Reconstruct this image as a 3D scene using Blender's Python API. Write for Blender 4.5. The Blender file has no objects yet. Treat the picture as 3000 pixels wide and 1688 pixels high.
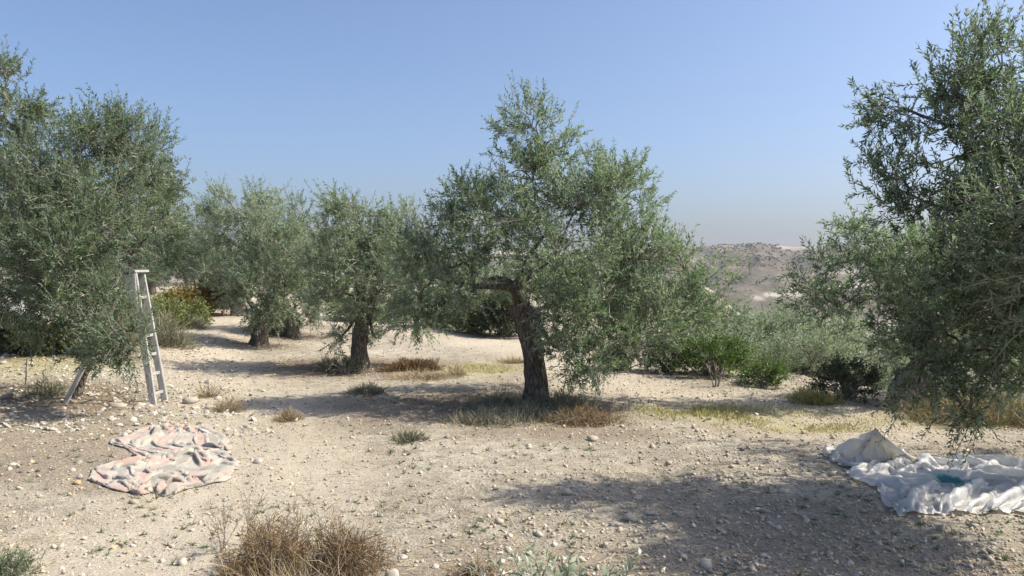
import bpy, math
import numpy as np
from mathutils import Vector

rng = np.random.default_rng(7)
SC = bpy.context.scene
COL = SC.collection
F = 2310.0                     # focal length in photo pixels (3000 px wide)
CAM_H = 1.65
PITCH = math.atan(64.0 / F)

# ------------------------------------------------------------------ camera
cam_d = bpy.data.cameras.new('camera')
cam_d.sensor_width = 36.0
cam_d.lens = 36.0 * F / 3000.0
cam_d.clip_start = 0.05
cam_d.clip_end = 20000.0
cam = bpy.data.objects.new('camera', cam_d)
COL.objects.link(cam)
cam.location = (0, 0, CAM_H)
cam.rotation_euler = (math.radians(90) - PITCH, 0, 0)
SC.camera = cam

# ------------------------------------------------------------------ light
SUN_EL, SUN_AZ = math.radians(47.0), math.radians(90.0)     # azimuth clockwise from +Y
sun_dir = Vector((math.sin(SUN_AZ) * math.cos(SUN_EL), math.cos(SUN_AZ) * math.cos(SUN_EL), math.sin(SUN_EL)))
world = bpy.data.worlds.new('World')
SC.world = world
world.use_nodes = True
wn = world.node_tree
bg = wn.nodes['Background']
sky = wn.nodes.new('ShaderNodeTexSky')
sky.sky_type = 'NISHITA'
sky.sun_disc = False
sky.sun_elevation = SUN_EL
sky.sun_rotation = SUN_AZ
sky.altitude = 100.0
sky.air_density = 0.8
sky.dust_density = 3.6
sky.ozone_density = 4.8
wn.links.new(sky.outputs[0], bg.inputs[0])
bg.inputs[1].default_value = 0.132
sun_d = bpy.data.lights.new('sun', 'SUN')
sun_d.energy = 4.7
sun_d.angle = math.radians(0.6)
sun_d.color = (1.0, 0.925, 0.79)
sun = bpy.data.objects.new('sun', sun_d)
COL.objects.link(sun)
sun.rotation_euler = sun_dir.to_track_quat('Z', 'Y').to_euler()
SC.view_settings.view_transform = 'Standard'
SC.view_settings.look = 'None'
SC.view_settings.exposure = 0.65
SC.view_settings.gamma = 1.0
SC.view_settings.use_curve_mapping = False
SC.render.engine = 'CYCLES'
SC.cycles.max_bounces = 8
SC.cycles.transparent_max_bounces = 8

# ------------------------------------------------------------------ numeric helpers
def nrm(a):
    return a / np.maximum(np.linalg.norm(a, axis=-1, keepdims=True), 1e-9)

def hash2(i, j, seed):
    h = (i.astype(np.int64) * 374761393 + j.astype(np.int64) * 668265263 + seed * 1442695041) & 0xFFFFFFFF
    h = ((h ^ (h >> 13)) * 1274126177) & 0xFFFFFFFF
    h = ((h ^ (h >> 16)) * 2246822519) & 0xFFFFFFFF
    return ((h ^ (h >> 15)) & 0xFFFFFF) / float(0xFFFFFF)

def vnoise(x, y, seed=0):
    xi, yi = np.floor(x), np.floor(y)
    fx, fy = x - xi, y - yi
    fx, fy = fx * fx * (3 - 2 * fx), fy * fy * (3 - 2 * fy)
    a, b = hash2(xi, yi, seed), hash2(xi + 1, yi, seed)
    c, d = hash2(xi, yi + 1, seed), hash2(xi + 1, yi + 1, seed)
    return (a + (b - a) * fx) * (1 - fy) + (c + (d - c) * fx) * fy

def fbm(x, y, seed=0, octv=4):
    x = np.asarray(x, float); y = np.asarray(y, float)
    s, amp, tot = 0.0, 1.0, 0.0
    for o in range(octv):
        s = s + amp * vnoise(x * 2 ** o + 17.3 * o, y * 2 ** o - 9.1 * o, seed + o)
        tot += amp; amp *= 0.5
    return s / tot

def sstep(e0, e1, x):
    t = np.clip((x - e0) / (e1 - e0), 0, 1)
    return t * t * (3 - 2 * t)

# height of the land
CY = np.array([-400, -60, 0, 5.5, 8.3, 10.8, 12.5, 16, 24, 60, 200, 3000.])
CX = np.array([60, 16, 9.0, 6.9, 5.9, 4.9, 4.2, 3.9, 5.0, 15, 40, 40.])

def height(x, y):
    x = np.asarray(x, float); y = np.asarray(y, float)
    r = np.hypot(x, y)
    s = np.maximum(x - np.interp(y, CY, CX), y - 75)
    s = np.maximum(s, -80 - y)
    s = np.maximum(s, -90 - x)
    sp = np.maximum(s, 0)
    z = -30 * (1 - np.exp(-(sp / 30.0) ** 1.06))
    # hollows and swells of the grove
    near = np.exp(-(r / 60.0) ** 2)
    z = z + near * (0.10 * (fbm(x * 0.35, y * 0.35, 3, 3) - 0.5) + 0.05 * (fbm(x * 1.3, y * 1.3, 5, 3) - 0.5)) * sstep(0.2, 3, r)
    z = z + near * 0.035 * (fbm(x * 4.5, y * 4.5, 11, 3) - 0.5)
    # a low stony bank to the left of the track
    z = z + 0.22 * sstep(-4.6, -6.6, x) * sstep(9.5, 13.5, y) * near
    z = z + 0.40 * sstep(13, 32, y) * sstep(1.0, -5.0, x) * near
    # far hill
    ang = np.degrees(np.arctan2(x, y))
    foot = 540 + 60 * (fbm(ang * 0.12, ang * 0 + 2, 21, 3) - 0.5)
    ridge_r = 1120 + 160 * (fbm(ang * 0.1, ang * 0 + 8, 23, 3) - 0.5)
    top = 50 + 14 * (fbm(ang * 0.17 + 3.1, ang * 0, 29, 4) - 0.5) + 3 * np.exp(-((ang - 17.0) / 2.6) ** 2)
    t = np.clip((r - foot) / (ridge_r - foot), 0, 1)
    prof = t ** 0.85
    rid = 1 - np.abs(2 * fbm(x * 0.006 + 4, y * 0.0035, 31, 4) - 1)
    rid2 = 1 - np.abs(2 * fbm(x * 0.02, y * 0.012, 37, 4) - 1)
    hill = top * prof + (rid - 0.6) * 34 * np.sin(np.pi * np.clip(t, 0, 1)) + (rid2 - 0.6) * 16 * sstep(0.03, 0.3, t) * (1 - 0.75 * sstep(0.88, 1, t))
    hill = hill - 10 * sstep(ridge_r, ridge_r + 900, r) 
    z = z + np.where(r > 450, hill * (r > foot), 0)
    return z

def ground_at(px, py):
    """point of the ground seen at a pixel of the photograph"""
    u, v = (px - 1500.0) / F, (844.0 - py) / F
    ray = np.array([u, math.cos(PITCH) + v * math.sin(PITCH), -math.sin(PITCH) + v * math.cos(PITCH)])
    t = CAM_H / -ray[2]
    for _ in range(5):
        p = ray * t
        t = (CAM_H - float(height(p[0], p[1]))) / -ray[2]
    p = ray * t
    return np.array([p[0], p[1], float(height(p[0], p[1]))])

def at(px, py, d):
    """point at depth d behind a pixel"""
    u, v = (px - 1500.0) / F, (844.0 - py) / F
    ray = np.array([u, math.cos(PITCH) + v * math.sin(PITCH), -math.sin(PITCH) + v * math.cos(PITCH)])
    p = ray * (d / ray[1])
    return p + np.array([0, 0, CAM_H])

# ------------------------------------------------------------------ mesh helpers
def make_mesh(name, V, faces, mats=(), midx=None, smooth=False, attrs=None, uv=None):
    """faces: list of int arrays (n,3) or (n,4); attrs: {name: float per vertex}; uv per vertex"""
    V = np.ascontiguousarray(V, dtype=np.float32)
    faces = [np.asarray(f, dtype=np.int32) for f in faces if len(f)]
    loops = np.concatenate([f.ravel() for f in faces])
    cnt = np.concatenate([np.full(len(f), f.shape[1], dtype=np.int32) for f in faces])
    start = np.concatenate([[0], np.cumsum(cnt)[:-1]]).astype(np.int32)
    me = bpy.data.meshes.new(name)
    me.vertices.add(len(V)); me.vertices.foreach_set('co', V.ravel())
    me.loops.add(len(loops)); me.loops.foreach_set('vertex_index', loops)
    me.polygons.add(len(cnt)); me.polygons.foreach_set('loop_start', start)
    for m in mats:
        me.materials.append(m)
    if midx is not None:
        me.polygons.foreach_set('material_index', np.ascontiguousarray(midx, dtype=np.int32))
    me.polygons.foreach_set('use_smooth', np.full(len(cnt), bool(smooth)))
    me.update(calc_edges=True)
    for k, a in (attrs or {}).items():
        at_ = me.attributes.new(k, 'FLOAT', 'POINT')
        at_.data.foreach_set('value', np.ascontiguousarray(a, dtype=np.float32))
    if uv is not None:
        l = me.uv_layers.new(name='UVMap')
        l.data.foreach_set('uv', np.ascontiguousarray(uv[loops], dtype=np.float32).ravel())
    me.validate()
    return me

def obj(name, me, parent=None, loc=None, **props):
    o = bpy.data.objects.new(name, me)
    COL.objects.link(o)
    if parent is not None:
        o.parent = parent
    if loc is not None:
        o.location = loc
    for k, v in props.items():
        o[k] = v
    return o

def thing(name, loc, label, category, group=None):
    o = obj(name, None, None, loc, label=label, category=category)
    o.empty_display_size = 0.2
    if group:
        o['group'] = group
    return o

class Geo:
    """collects vertices and faces with a material index and a tint"""
    def __init__(self):
        self.V, self.Fc, self.M, self.T, self.n = [], [], [], [], 0
    def add(self, V, Fs, m=0, t=0.5):
        V = np.asarray(V, float).reshape(-1, 3)
        for f in (Fs if isinstance(Fs, (list, tuple)) else [Fs]):
            f = np.asarray(f)
            self.Fc.append(f + self.n); self.M.append(np.full(len(f), m))
        self.V.append(V); self.T.append(np.broadcast_to(np.asarray(t, float), (len(V),)))
        self.n += len(V)
    def mesh(self, name, mats, smooth=False, off=None):
        V = np.concatenate(self.V)
        if off is not None:
            V = V - np.asarray(off)
        return make_mesh(name, V, self.Fc, mats, np.concatenate(self.M), smooth, {'tint': np.concatenate(self.T)})

def tubes(P, R, k, cap=False):
    """P (M,n,3) paths, R (M,n) radii -> verts, quads"""
    P = np.asarray(P, float); R = np.asarray(R, float)
    if P.ndim == 2:
        P, R = P[None], R[None]
    M, n, _ = P.shape
    T = nrm(np.gradient(P, axis=1))
    mean = nrm(P[:, -1] - P[:, 0])
    ref = np.where(np.abs(mean[:, 2:3]) > 0.8, np.array([[1., 0.2, 0]]), np.array([[0, 0, 1.]]))[:, None, :]
    A = nrm(np.cross(T, np.broadcast_to(ref, T.shape))); B = np.cross(T, A)
    a = 2 * np.pi * np.arange(k) / k
    V = P[:, :, None] + R[:, :, None, None] * (np.cos(a)[:, None] * A[:, :, None] + np.sin(a)[:, None] * B[:, :, None])
    idx = np.arange(M * n * k).reshape(M, n, k)
    j2 = (np.arange(k) + 1) % k
    q = np.stack([idx[:, :-1], idx[:, :-1][:, :, j2], idx[:, 1:][:, :, j2], idx[:, 1:]], -1).reshape(-1, 4)
    return V.reshape(-1, 3), q

def curve_pts(ctrl, n):
    """smooth path through control points (Catmull-Rom)"""
    c = np.asarray(ctrl, float)
    c = np.vstack([2 * c[0] - c[1], c, 2 * c[-1] - c[-2]])
    m = len(c) - 3
    t = np.linspace(0, m - 1e-6, n); i = t.astype(int); f = (t - i)[:, None]
    p0, p1, p2, p3 = c[i], c[i + 1], c[i + 2], c[i + 3]
    return 0.5 * (2 * p1 + (p2 - p0) * f + (2 * p0 - 5 * p1 + 4 * p2 - p3) * f ** 2 + (3 * p1 - p0 - 3 * p2 + p3) * f ** 3)

# ------------------------------------------------------------------ materials
def new_mat(name):
    m = bpy.data.materials.new(name); m.use_nodes = True
    nt = m.node_tree
    return m, nt, nt.nodes['Principled BSDF'], nt.nodes['Material Output']

def ramp(nt, stops, interp='LINEAR'):
    r = nt.nodes.new('ShaderNodeValToRGB'); r.color_ramp.interpolation = interp
    e = r.color_ramp.elements
    while len(e) < len(stops):
        e.new(0.5)
    for k, (p, c) in enumerate(stops):
        e[k].position = p; e[k].color = (*c, 1)
    return r

def noise(nt, scale, detail=4, rough=0.55, vec=None, dist=0.0):
    n = nt.nodes.new('ShaderNodeTexNoise')
    n.inputs['Scale'].default_value = scale; n.inputs['Detail'].default_value = detail
    n.inputs['Roughness'].default_value = rough; n.inputs['Distortion'].default_value = dist
    if vec is not None:
        nt.links.new(vec, n.inputs['Vector'])
    return n

def mix(nt, fac, a, b, mode='MIX'):
    n = nt.nodes.new('ShaderNodeMix'); n.data_type = 'RGBA'; n.blend_type = mode
    for s, v in ((n.inputs[0], fac), (n.inputs[6], a), (n.inputs[7], b)):
        if hasattr(v, 'is_linked') or hasattr(v, 'links'):
            nt.links.new(v, s)
        elif isinstance(v, (int, float)):
            s.default_value = v
        else:
            s.default_value = (*v, 1)
    return n.outputs[2]

def math_n(nt, op, a, b=None, clamp=False):
    n = nt.nodes.new('ShaderNodeMath'); n.operation = op; n.use_clamp = clamp
    for s, v in ((n.inputs[0], a), (n.inputs[1], b)):
        if v is None:
            continue
        if isinstance(v, (int, float)):
            s.default_value = v
        else:
            nt.links.new(v, s)
    return n.outputs[0]

def attr(nt, name):
    n = nt.nodes.new('ShaderNodeAttribute'); n.attribute_name = name
    return n.outputs['Fac']

def coord(nt, which='Object'):
    return nt.nodes.new('ShaderNodeTexCoord').outputs[which]

def bump(nt, h, strength, dist, bsdf):
    b = nt.nodes.new('ShaderNodeBump'); b.inputs['Strength'].default_value = strength
    b.inputs['Distance'].default_value = dist
    nt.links.new(h, b.inputs['Height']); nt.links.new(b.outputs[0], bsdf.inputs['Normal'])

def leaf_mat(name, stops, under, gloss=0.52, trans=0.40, under_mix=0.85):
    """a leaf: upper side by tint, paler underside, some light passing through"""
    m, nt, b, out = new_mat(name)
    r = ramp(nt, stops); nt.links.new(attr(nt, 'tint'), r.inputs[0])
    geo = nt.nodes.new('ShaderNodeNewGeometry')
    fac = math_n(nt, 'MULTIPLY', geo.outputs['Backfacing'], under_mix)
    c = mix(nt, fac, r.outputs[0], under)
    nt.links.new(c, b.inputs['Base Color'])
    b.inputs['Roughness'].default_value = gloss
    b.inputs['Specular IOR Level'].default_value = 0.55
    t = nt.nodes.new('ShaderNodeBsdfTranslucent')
    nt.links.new(mix(nt, 1.0, c, (1.08, 1.25, 0.75), 'MULTIPLY'), t.inputs[0])
    mx = nt.nodes.new('ShaderNodeMixShader'); mx.inputs[0].default_value = trans
    nt.links.new(b.outputs[0], mx.inputs[1]); nt.links.new(t.outputs[0], mx.inputs[2])
    nt.links.new(mx.outputs[0], out.inputs[0])
    return m

def tint_mat(name, stops, rough=0.9, nscale=None, amt=0.3):
    m, nt, b, out = new_mat(name)
    r = ramp(nt, stops); nt.links.new(attr(nt, 'tint'), r.inputs[0])
    c = r.outputs[0]
    if nscale:
        n = noise(nt, nscale, 5, 0.6, coord(nt))
        rr = ramp(nt, [(0.3, (1 - amt,) * 3), (0.7, (1 + amt,) * 3)]); nt.links.new(n.outputs[0], rr.inputs[0])
        c = mix(nt, 1.0, c, rr.outputs[0], 'MULTIPLY')
        bump(nt, n.outputs[0], 0.5, 0.004, b)
    nt.links.new(c, b.inputs['Base Color']); b.inputs['Roughness'].default_value = rough
    b.inputs['Specular IOR Level'].default_value = 0.25
    return m

def bark_mat(name, c0, c1, c2):
    m, nt, b, out = new_mat(name)
    co = coord(nt)
    mp = nt.nodes.new('ShaderNodeMapping'); mp.inputs['Scale'].default_value = (1, 1, 0.28)
    nt.links.new(co, mp.inputs[0])
    n1 = noise(nt, 22, 6, 0.65, mp.outputs[0], 1.2)
    n2 = noise(nt, 3.5, 3, 0.5, co)
    v = nt.nodes.new('ShaderNodeTexVoronoi'); v.feature = 'DISTANCE_TO_EDGE'; v.inputs['Scale'].default_value = 20
    nt.links.new(mp.outputs[0], v.inputs['Vector'])
    vr = ramp(nt, [(0.0, (0, 0, 0)), (0.16, (1, 1, 1))]); nt.links.new(v.outputs[0], vr.inputs[0])
    r = ramp(nt, [(0.28, c0), (0.5, c1), (0.75, c2)]); nt.links.new(n1.outputs[0], r.inputs[0])
    c = mix(nt, math_n(nt, 'MULTIPLY', n2.outputs[0], 0.6), r.outputs[0], c1)
    c = mix(nt, 1.0, c, mix(nt, vr.outputs[0], (0.45, 0.42, 0.4), (1, 1, 1)), 'MULTIPLY')
    nt.links.new(c, b.inputs['Base Color']); b.inputs['Roughness'].default_value = 0.92
    b.inputs['Specular IOR Level'].default_value = 0.2
    h = math_n(nt, 'ADD', n1.outputs[0], math_n(nt, 'MULTIPLY', vr.outputs[0], 0.6))
    bump(nt, h, 0.9, 0.02, b)
    return m

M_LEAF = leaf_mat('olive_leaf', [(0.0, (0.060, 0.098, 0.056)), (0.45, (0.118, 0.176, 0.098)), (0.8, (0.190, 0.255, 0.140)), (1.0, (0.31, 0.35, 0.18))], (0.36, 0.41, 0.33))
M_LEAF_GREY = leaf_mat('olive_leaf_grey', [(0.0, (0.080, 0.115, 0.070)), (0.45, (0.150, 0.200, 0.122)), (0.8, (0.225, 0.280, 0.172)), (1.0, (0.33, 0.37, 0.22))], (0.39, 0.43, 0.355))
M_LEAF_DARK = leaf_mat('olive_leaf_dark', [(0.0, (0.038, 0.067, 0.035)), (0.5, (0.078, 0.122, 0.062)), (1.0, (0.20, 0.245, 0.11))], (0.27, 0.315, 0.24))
M_LEAF_CUT = leaf_mat('cut_olive_leaf', [(0.0, (0.16, 0.20, 0.13)), (1.0, (0.27, 0.31, 0.21))], (0.42, 0.45, 0.37), 0.4, 0.15)
M_LENTISK = leaf_mat('shrub_leaf', [(0.0, (0.035, 0.075, 0.014)), (0.5, (0.085, 0.15, 0.025)), (1.0, (0.19, 0.26, 0.05))], (0.14, 0.2, 0.06), 0.45, 0.3, 0.5)
M_DARKBUSH = leaf_mat('dark_shrub_leaf', [(0.0, (0.020, 0.032, 0.014)), (0.5, (0.042, 0.060, 0.026)), (1.0, (0.10, 0.12, 0.045))], (0.09, 0.11, 0.06), 0.5, 0.2, 0.5)
M_ORANGE = leaf_mat('autumn_leaf', [(0.0, (0.14, 0.11, 0.03)), (0.5, (0.26, 0.19, 0.05)), (1.0, (0.38, 0.29, 0.09))], (0.28, 0.23, 0.09), 0.6, 0.25, 0.4)
M_YGREEN = leaf_mat('yellow_green_leaf', [(0.0, (0.08, 0.10, 0.025)), (0.5, (0.17, 0.19, 0.05)), (1.0, (0.30, 0.30, 0.10))], (0.2, 0.22, 0.1), 0.6, 0.25, 0.4)
M_THYME = tint_mat('brown_thyme', [(0.0, (0.11, 0.064, 0.034)), (0.45, (0.205, 0.125, 0.06)), (0.75, (0.24, 0.175, 0.075)), (1.0, (0.37, 0.28, 0.16))])
M_GREYWEED = tint_mat('grey_weed', [(0.0, (0.10, 0.10, 0.065)), (0.5, (0.20, 0.20, 0.13)), (1.0, (0.36, 0.34, 0.24))])
M_STRAW = tint_mat('dry_straw', [(0.0, (0.26, 0.20, 0.12)), (0.5, (0.42, 0.34, 0.21)), (1.0, (0.58, 0.50, 0.34))])
M_GRASS = tint_mat('yellowing_grass', [(0.0, (0.22, 0.225, 0.075)), (0.5, (0.37, 0.345, 0.125)), (1.0, (0.52, 0.45, 0.21))])
M_DRYBRUSH = tint_mat('dry_brush', [(0.0, (0.16, 0.14, 0.06)), (0.5, (0.26, 0.225, 0.10)), (1.0, (0.42, 0.36, 0.19))])
M_WEED = leaf_mat('green_weed', [(0.0, (0.07, 0.10, 0.05)), (0.6, (0.14, 0.19, 0.09)), (1.0, (0.25, 0.30, 0.16))], (0.2, 0.24, 0.16), 0.6, 0.2, 0.5)
M_TWIG = tint_mat('twig_bark', [(0.0, (0.16, 0.14, 0.11)), (1.0, (0.34, 0.31, 0.26))])
M_BARK = bark_mat('olive_bark', (0.07, 0.06, 0.048), (0.17, 0.147, 0.12), (0.34, 0.30, 0.25))
M_BARK_PALE = bark_mat('dead_wood', (0.20, 0.18, 0.15), (0.36, 0.33, 0.28), (0.5, 0.47, 0.41))
M_STONE = tint_mat('stone', [(0.0, (0.25, 0.225, 0.19)), (0.3, (0.34, 0.305, 0.25)), (0.6, (0.41, 0.375, 0.31)), (0.85, (0.50, 0.47, 0.40)), (0.93, (0.42, 0.31, 0.18)), (1.0, (0.34, 0.325, 0.30))], 0.85, 30, 0.16)
M_CLOD = tint_mat('soil_clod', [(0.0, (0.34, 0.285, 0.22)), (0.5, (0.45, 0.385, 0.30)), (1.0, (0.55, 0.48, 0.38))], 0.95)

def soil_mat():
    m, nt, b, out = new_mat('dry_soil')
    co = coord(nt)
    n1 = noise(nt, 0.55, 5, 0.6, co); n2 = noise(nt, 6, 6, 0.65, co); n3 = noise(nt, 42, 5, 0.7, co); n4 = noise(nt, 150, 3, 0.6, co)
    r = ramp(nt, [(0.3, (0.345, 0.307, 0.248)), (0.5, (0.435, 0.393, 0.32)), (0.7, (0.515, 0.47, 0.388))]); nt.links.new(n1.outputs[0], r.inputs[0])
    r2 = ramp(nt, [(0.32, (0.66, 0.64, 0.60)), (0.62, (1.08, 1.07, 1.05))]); nt.links.new(n2.outputs[0], r2.inputs[0])
    r3 = ramp(nt, [(0.36, (0.50, 0.48, 0.45)), (0.5, (1.0, 1.0, 1.0)), (0.66, (1.25, 1.24, 1.22))]); nt.links.new(n3.outputs[0], r3.inputs[0])  # dark specks: shadow gaps between soil crumbs, painted into the colour
    c = mix(nt, 1.0, r.outputs[0], r2.outputs[0], 'MULTIPLY')
    c = mix(nt, 0.8, c, r3.outputs[0], 'MULTIPLY')
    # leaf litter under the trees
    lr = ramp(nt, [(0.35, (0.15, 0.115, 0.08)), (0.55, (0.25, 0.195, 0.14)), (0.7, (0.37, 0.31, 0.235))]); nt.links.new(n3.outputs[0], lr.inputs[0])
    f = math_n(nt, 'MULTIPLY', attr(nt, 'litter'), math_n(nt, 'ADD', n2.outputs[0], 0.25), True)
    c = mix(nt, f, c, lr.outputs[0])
    # beaten track
    c = mix(nt, math_n(nt, 'MULTIPLY', attr(nt, 'track'), 0.6), c, (0.55, 0.48, 0.375))
    # thin green-yellow ground growth
    f = math_n(nt, 'MULTIPLY', attr(nt, 'grassy'), math_n(nt, 'ADD', n2.outputs[0], 0.1), True)
    c = mix(nt, f, c, (0.38, 0.345, 0.165))
    nt.links.new(c, b.inputs['Base Color']); b.inputs['Roughness'].default_value = 0.96
    b.inputs['Specular IOR Level'].default_value = 0.15
    h = math_n(nt, 'ADD', math_n(nt, 'MULTIPLY', n2.outputs[0], 1.2), math_n(nt, 'ADD', n3.outputs[0], math_n(nt, 'MULTIPLY', n4.outputs[0], 0.35)))
    bump(nt, h, 0.9, 0.03, b)
    return m

def hill_mat():
    m, nt, b, out = new_mat('dry_hillside')
    co = coord(nt)
    n1 = noise(nt, 0.012, 6, 0.6, co); n2 = noise(nt, 0.07, 6, 0.65, co); n3 = noise(nt, 0.3, 4, 0.65, co)
    r = ramp(nt, [(0.32, (0.088, 0.077, 0.063)), (0.5, (0.135, 0.115, 0.092)), (0.68, (0.19, 0.16, 0.127))]); nt.links.new(n1.outputs[0], r.inputs[0])
    r2 = ramp(nt, [(0.35, (0.65, 0.66, 0.62)), (0.6, (1.1, 1.08, 1.05))]); nt.links.new(n2.outputs[0], r2.inputs[0])
    c = mix(nt, 1.0, r.outputs[0], r2.outputs[0], 'MULTIPLY')
    v = nt.nodes.new('ShaderNodeTexVoronoi'); v.inputs['Scale'].default_value = 0.16; nt.links.new(co, v.inputs['Vector'])
    vr = ramp(nt, [(0.25, (1, 1, 1)), (0.42, (0, 0, 0))]); nt.links.new(v.outputs['Distance'], vr.inputs[0])
    c = mix(nt, math_n(nt, 'MULTIPLY', vr.outputs[0], 0.55), c, (0.085, 0.085, 0.05))
    f = math_n(nt, 'MULTIPLY', attr(nt, 'bare'), math_n(nt, 'ADD', math_n(nt, 'MULTIPLY', n3.outputs[0], 1.4), 0.1), True)
    c = mix(nt, f, c, (0.44, 0.40, 0.33))
    c = mix(nt, attr(nt, 'field'), c, (0.30, 0.265, 0.215))
    nt.links.new(c, b.inputs['Base Color']); b.inputs['Roughness'].default_value = 0.95
    b.inputs['Specular IOR Level'].default_value = 0.1
    bump(nt, n3.outputs[0], 0.6, 2.0, b)
    return m

M_SOIL, M_HILL = soil_mat(), hill_mat()

# ------------------------------------------------------------------ the setting: ground and hills
TREES_XY = []          # filled with trunk positions for leaf litter
def T_(px, py):
    p = ground_at(px, py); TREES_XY.append((p[0], p[1])); return p
B_CENTRE = T_(1572, 1185); B_MID = T_(1055, 1078); B_FORK = T_(762, 1014); B_FOURTH = T_(855, 978)
B_LEFT = T_(212, 1166); B_LTALL = T_(-260, 1090); B_LBACK = T_(330, 1036)
B_TALL = T_(700, 925); B_DARK = T_(600, 910)

def polar_sheet(r0, r1, nr, bands):
    a = np.concatenate([np.arange(lo, hi, st) for (lo, hi, st) in bands])
    a = np.radians(a)
    r = np.exp(np.linspace(np.log(r0), np.log(r1), nr))
    x = r[:, None] * np.sin(a); y = r[:, None] * np.cos(a)
    n = len(a)
    idx = np.arange(nr * n).reshape(nr, n)
    nx = np.roll(idx, -1, axis=1)
    q = np.stack([idx[:-1], nx[:-1], nx[1:], idx[1:]], -1).reshape(-1, 4)[:, ::-1]
    return x.ravel(), y.ravel(), q

gx, gy, gq = polar_sheet(0.6, 62, 250, [(-44, 44, 0.29), (44, 316, 4.0)])
gz = height(gx, gy)
gz = gz + 0.012 * (fbm(gx * 14, gy * 14, 41, 3) - 0.5) * np.exp(-(np.hypot(gx, gy) / 14) ** 2)
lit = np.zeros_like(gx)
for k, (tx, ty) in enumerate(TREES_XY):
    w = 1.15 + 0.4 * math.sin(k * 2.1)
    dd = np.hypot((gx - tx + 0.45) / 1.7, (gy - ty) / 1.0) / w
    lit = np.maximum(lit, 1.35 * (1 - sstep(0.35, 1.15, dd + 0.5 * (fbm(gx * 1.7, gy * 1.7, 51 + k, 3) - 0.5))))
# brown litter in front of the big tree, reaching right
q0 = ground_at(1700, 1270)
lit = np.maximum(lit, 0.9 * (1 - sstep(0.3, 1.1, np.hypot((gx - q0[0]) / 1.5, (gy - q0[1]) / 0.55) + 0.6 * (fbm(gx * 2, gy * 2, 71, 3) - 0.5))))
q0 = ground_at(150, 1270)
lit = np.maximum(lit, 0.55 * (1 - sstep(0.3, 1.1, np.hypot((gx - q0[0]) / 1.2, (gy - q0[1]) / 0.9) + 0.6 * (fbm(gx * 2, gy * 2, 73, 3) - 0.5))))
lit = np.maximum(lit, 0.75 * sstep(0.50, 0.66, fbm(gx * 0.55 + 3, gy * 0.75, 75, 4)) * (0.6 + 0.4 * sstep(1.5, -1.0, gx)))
trk = np.zeros_like(gx)
for ctrl in ([(480, 1688), (760, 1330), (640, 1090), (560, 1000), (650, 935), (680, 915)], [(1900, 1150), (1500, 1020), (1150, 960), (950, 925)], [(2500, 1250), (1900, 1150)]):
    pts = curve_pts([ground_at(*c)[:2] for c in ctrl], 40)
    dmin = np.min(np.hypot(gx[:, None] - pts[None, :, 0], gy[:, None] - pts[None, :, 1]), axis=1) if False else None
    dm = np.full_like(gx, 1e9)
    for p in pts:
        dm = np.minimum(dm, np.hypot(gx - p[0], gy - p[1]))
    trk = np.maximum(trk, 1 - sstep(0.5, 1.3, dm + 0.6 * (fbm(gx * 1.2, gy * 1.2, 81, 3) - 0.5)))
gra = np.zeros_like(gx)
for (px, py, sx, sy) in ((2150, 1215, 1.1, 0.7), (1400, 1080, 1.0, 0.9), (2380, 1255, 0.8, 0.35), (150, 1060, 1.2, 1.5), (2820, 1230, 1.6, 0.6)):
    q0 = ground_at(px, py)
    gra = np.maximum(gra, 1.1 * (1 - sstep(0.3, 1.15, np.hypot((gx - q0[0]) / sx, (gy - q0[1]) / sy) + 0.5 * (fbm(gx * 2.2, gy * 2.2, 91, 3) - 0.5))))
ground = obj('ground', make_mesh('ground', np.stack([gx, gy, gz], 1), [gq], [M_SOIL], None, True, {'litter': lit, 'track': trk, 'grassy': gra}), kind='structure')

hx, hy, hq = polar_sheet(58, 2300, 190, [(-44, 6, 0.6), (6, 36, 0.15), (36, 316, 3.5)])
hz = height(hx, hy)
hr = np.hypot(hx, hy); hang = np.degrees(np.arctan2(hx, hy))
hz = hz - 0.4 * (1 - sstep(58, 75, hr))
bare = 1.1 * sstep(0.50, 0.62, fbm(hx * 0.018, hy * 0.02, 61, 4)) * sstep(860, 1010, hr)
bare = np.maximum(bare, 0.6 * sstep(0.60, 0.72, fbm(hx * 0.02, hy * 0.03, 63, 4)) * sstep(600, 700, hr))
# pale cut in the slope
cut_r = 590 + (hang - 17) * 6.0
bare = np.maximum(bare, 1.5 * (1 - sstep(0.5, 1.1, np.abs(hr - cut_r) / (5 + 2.2 * (hang - 17)).clip(3, 20))) * sstep(16.6, 17.6, hang) * (1 - sstep(23, 25, hang)))
fld = sstep(360, 400, hr) * (1 - sstep(505, 520, hr)) * 0.8
hills = obj('hills', make_mesh('hills', np.stack([hx, hy, hz], 1), [hq], [M_HILL], None, True, {'bare': bare, 'field': fld}), kind='structure')

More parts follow.
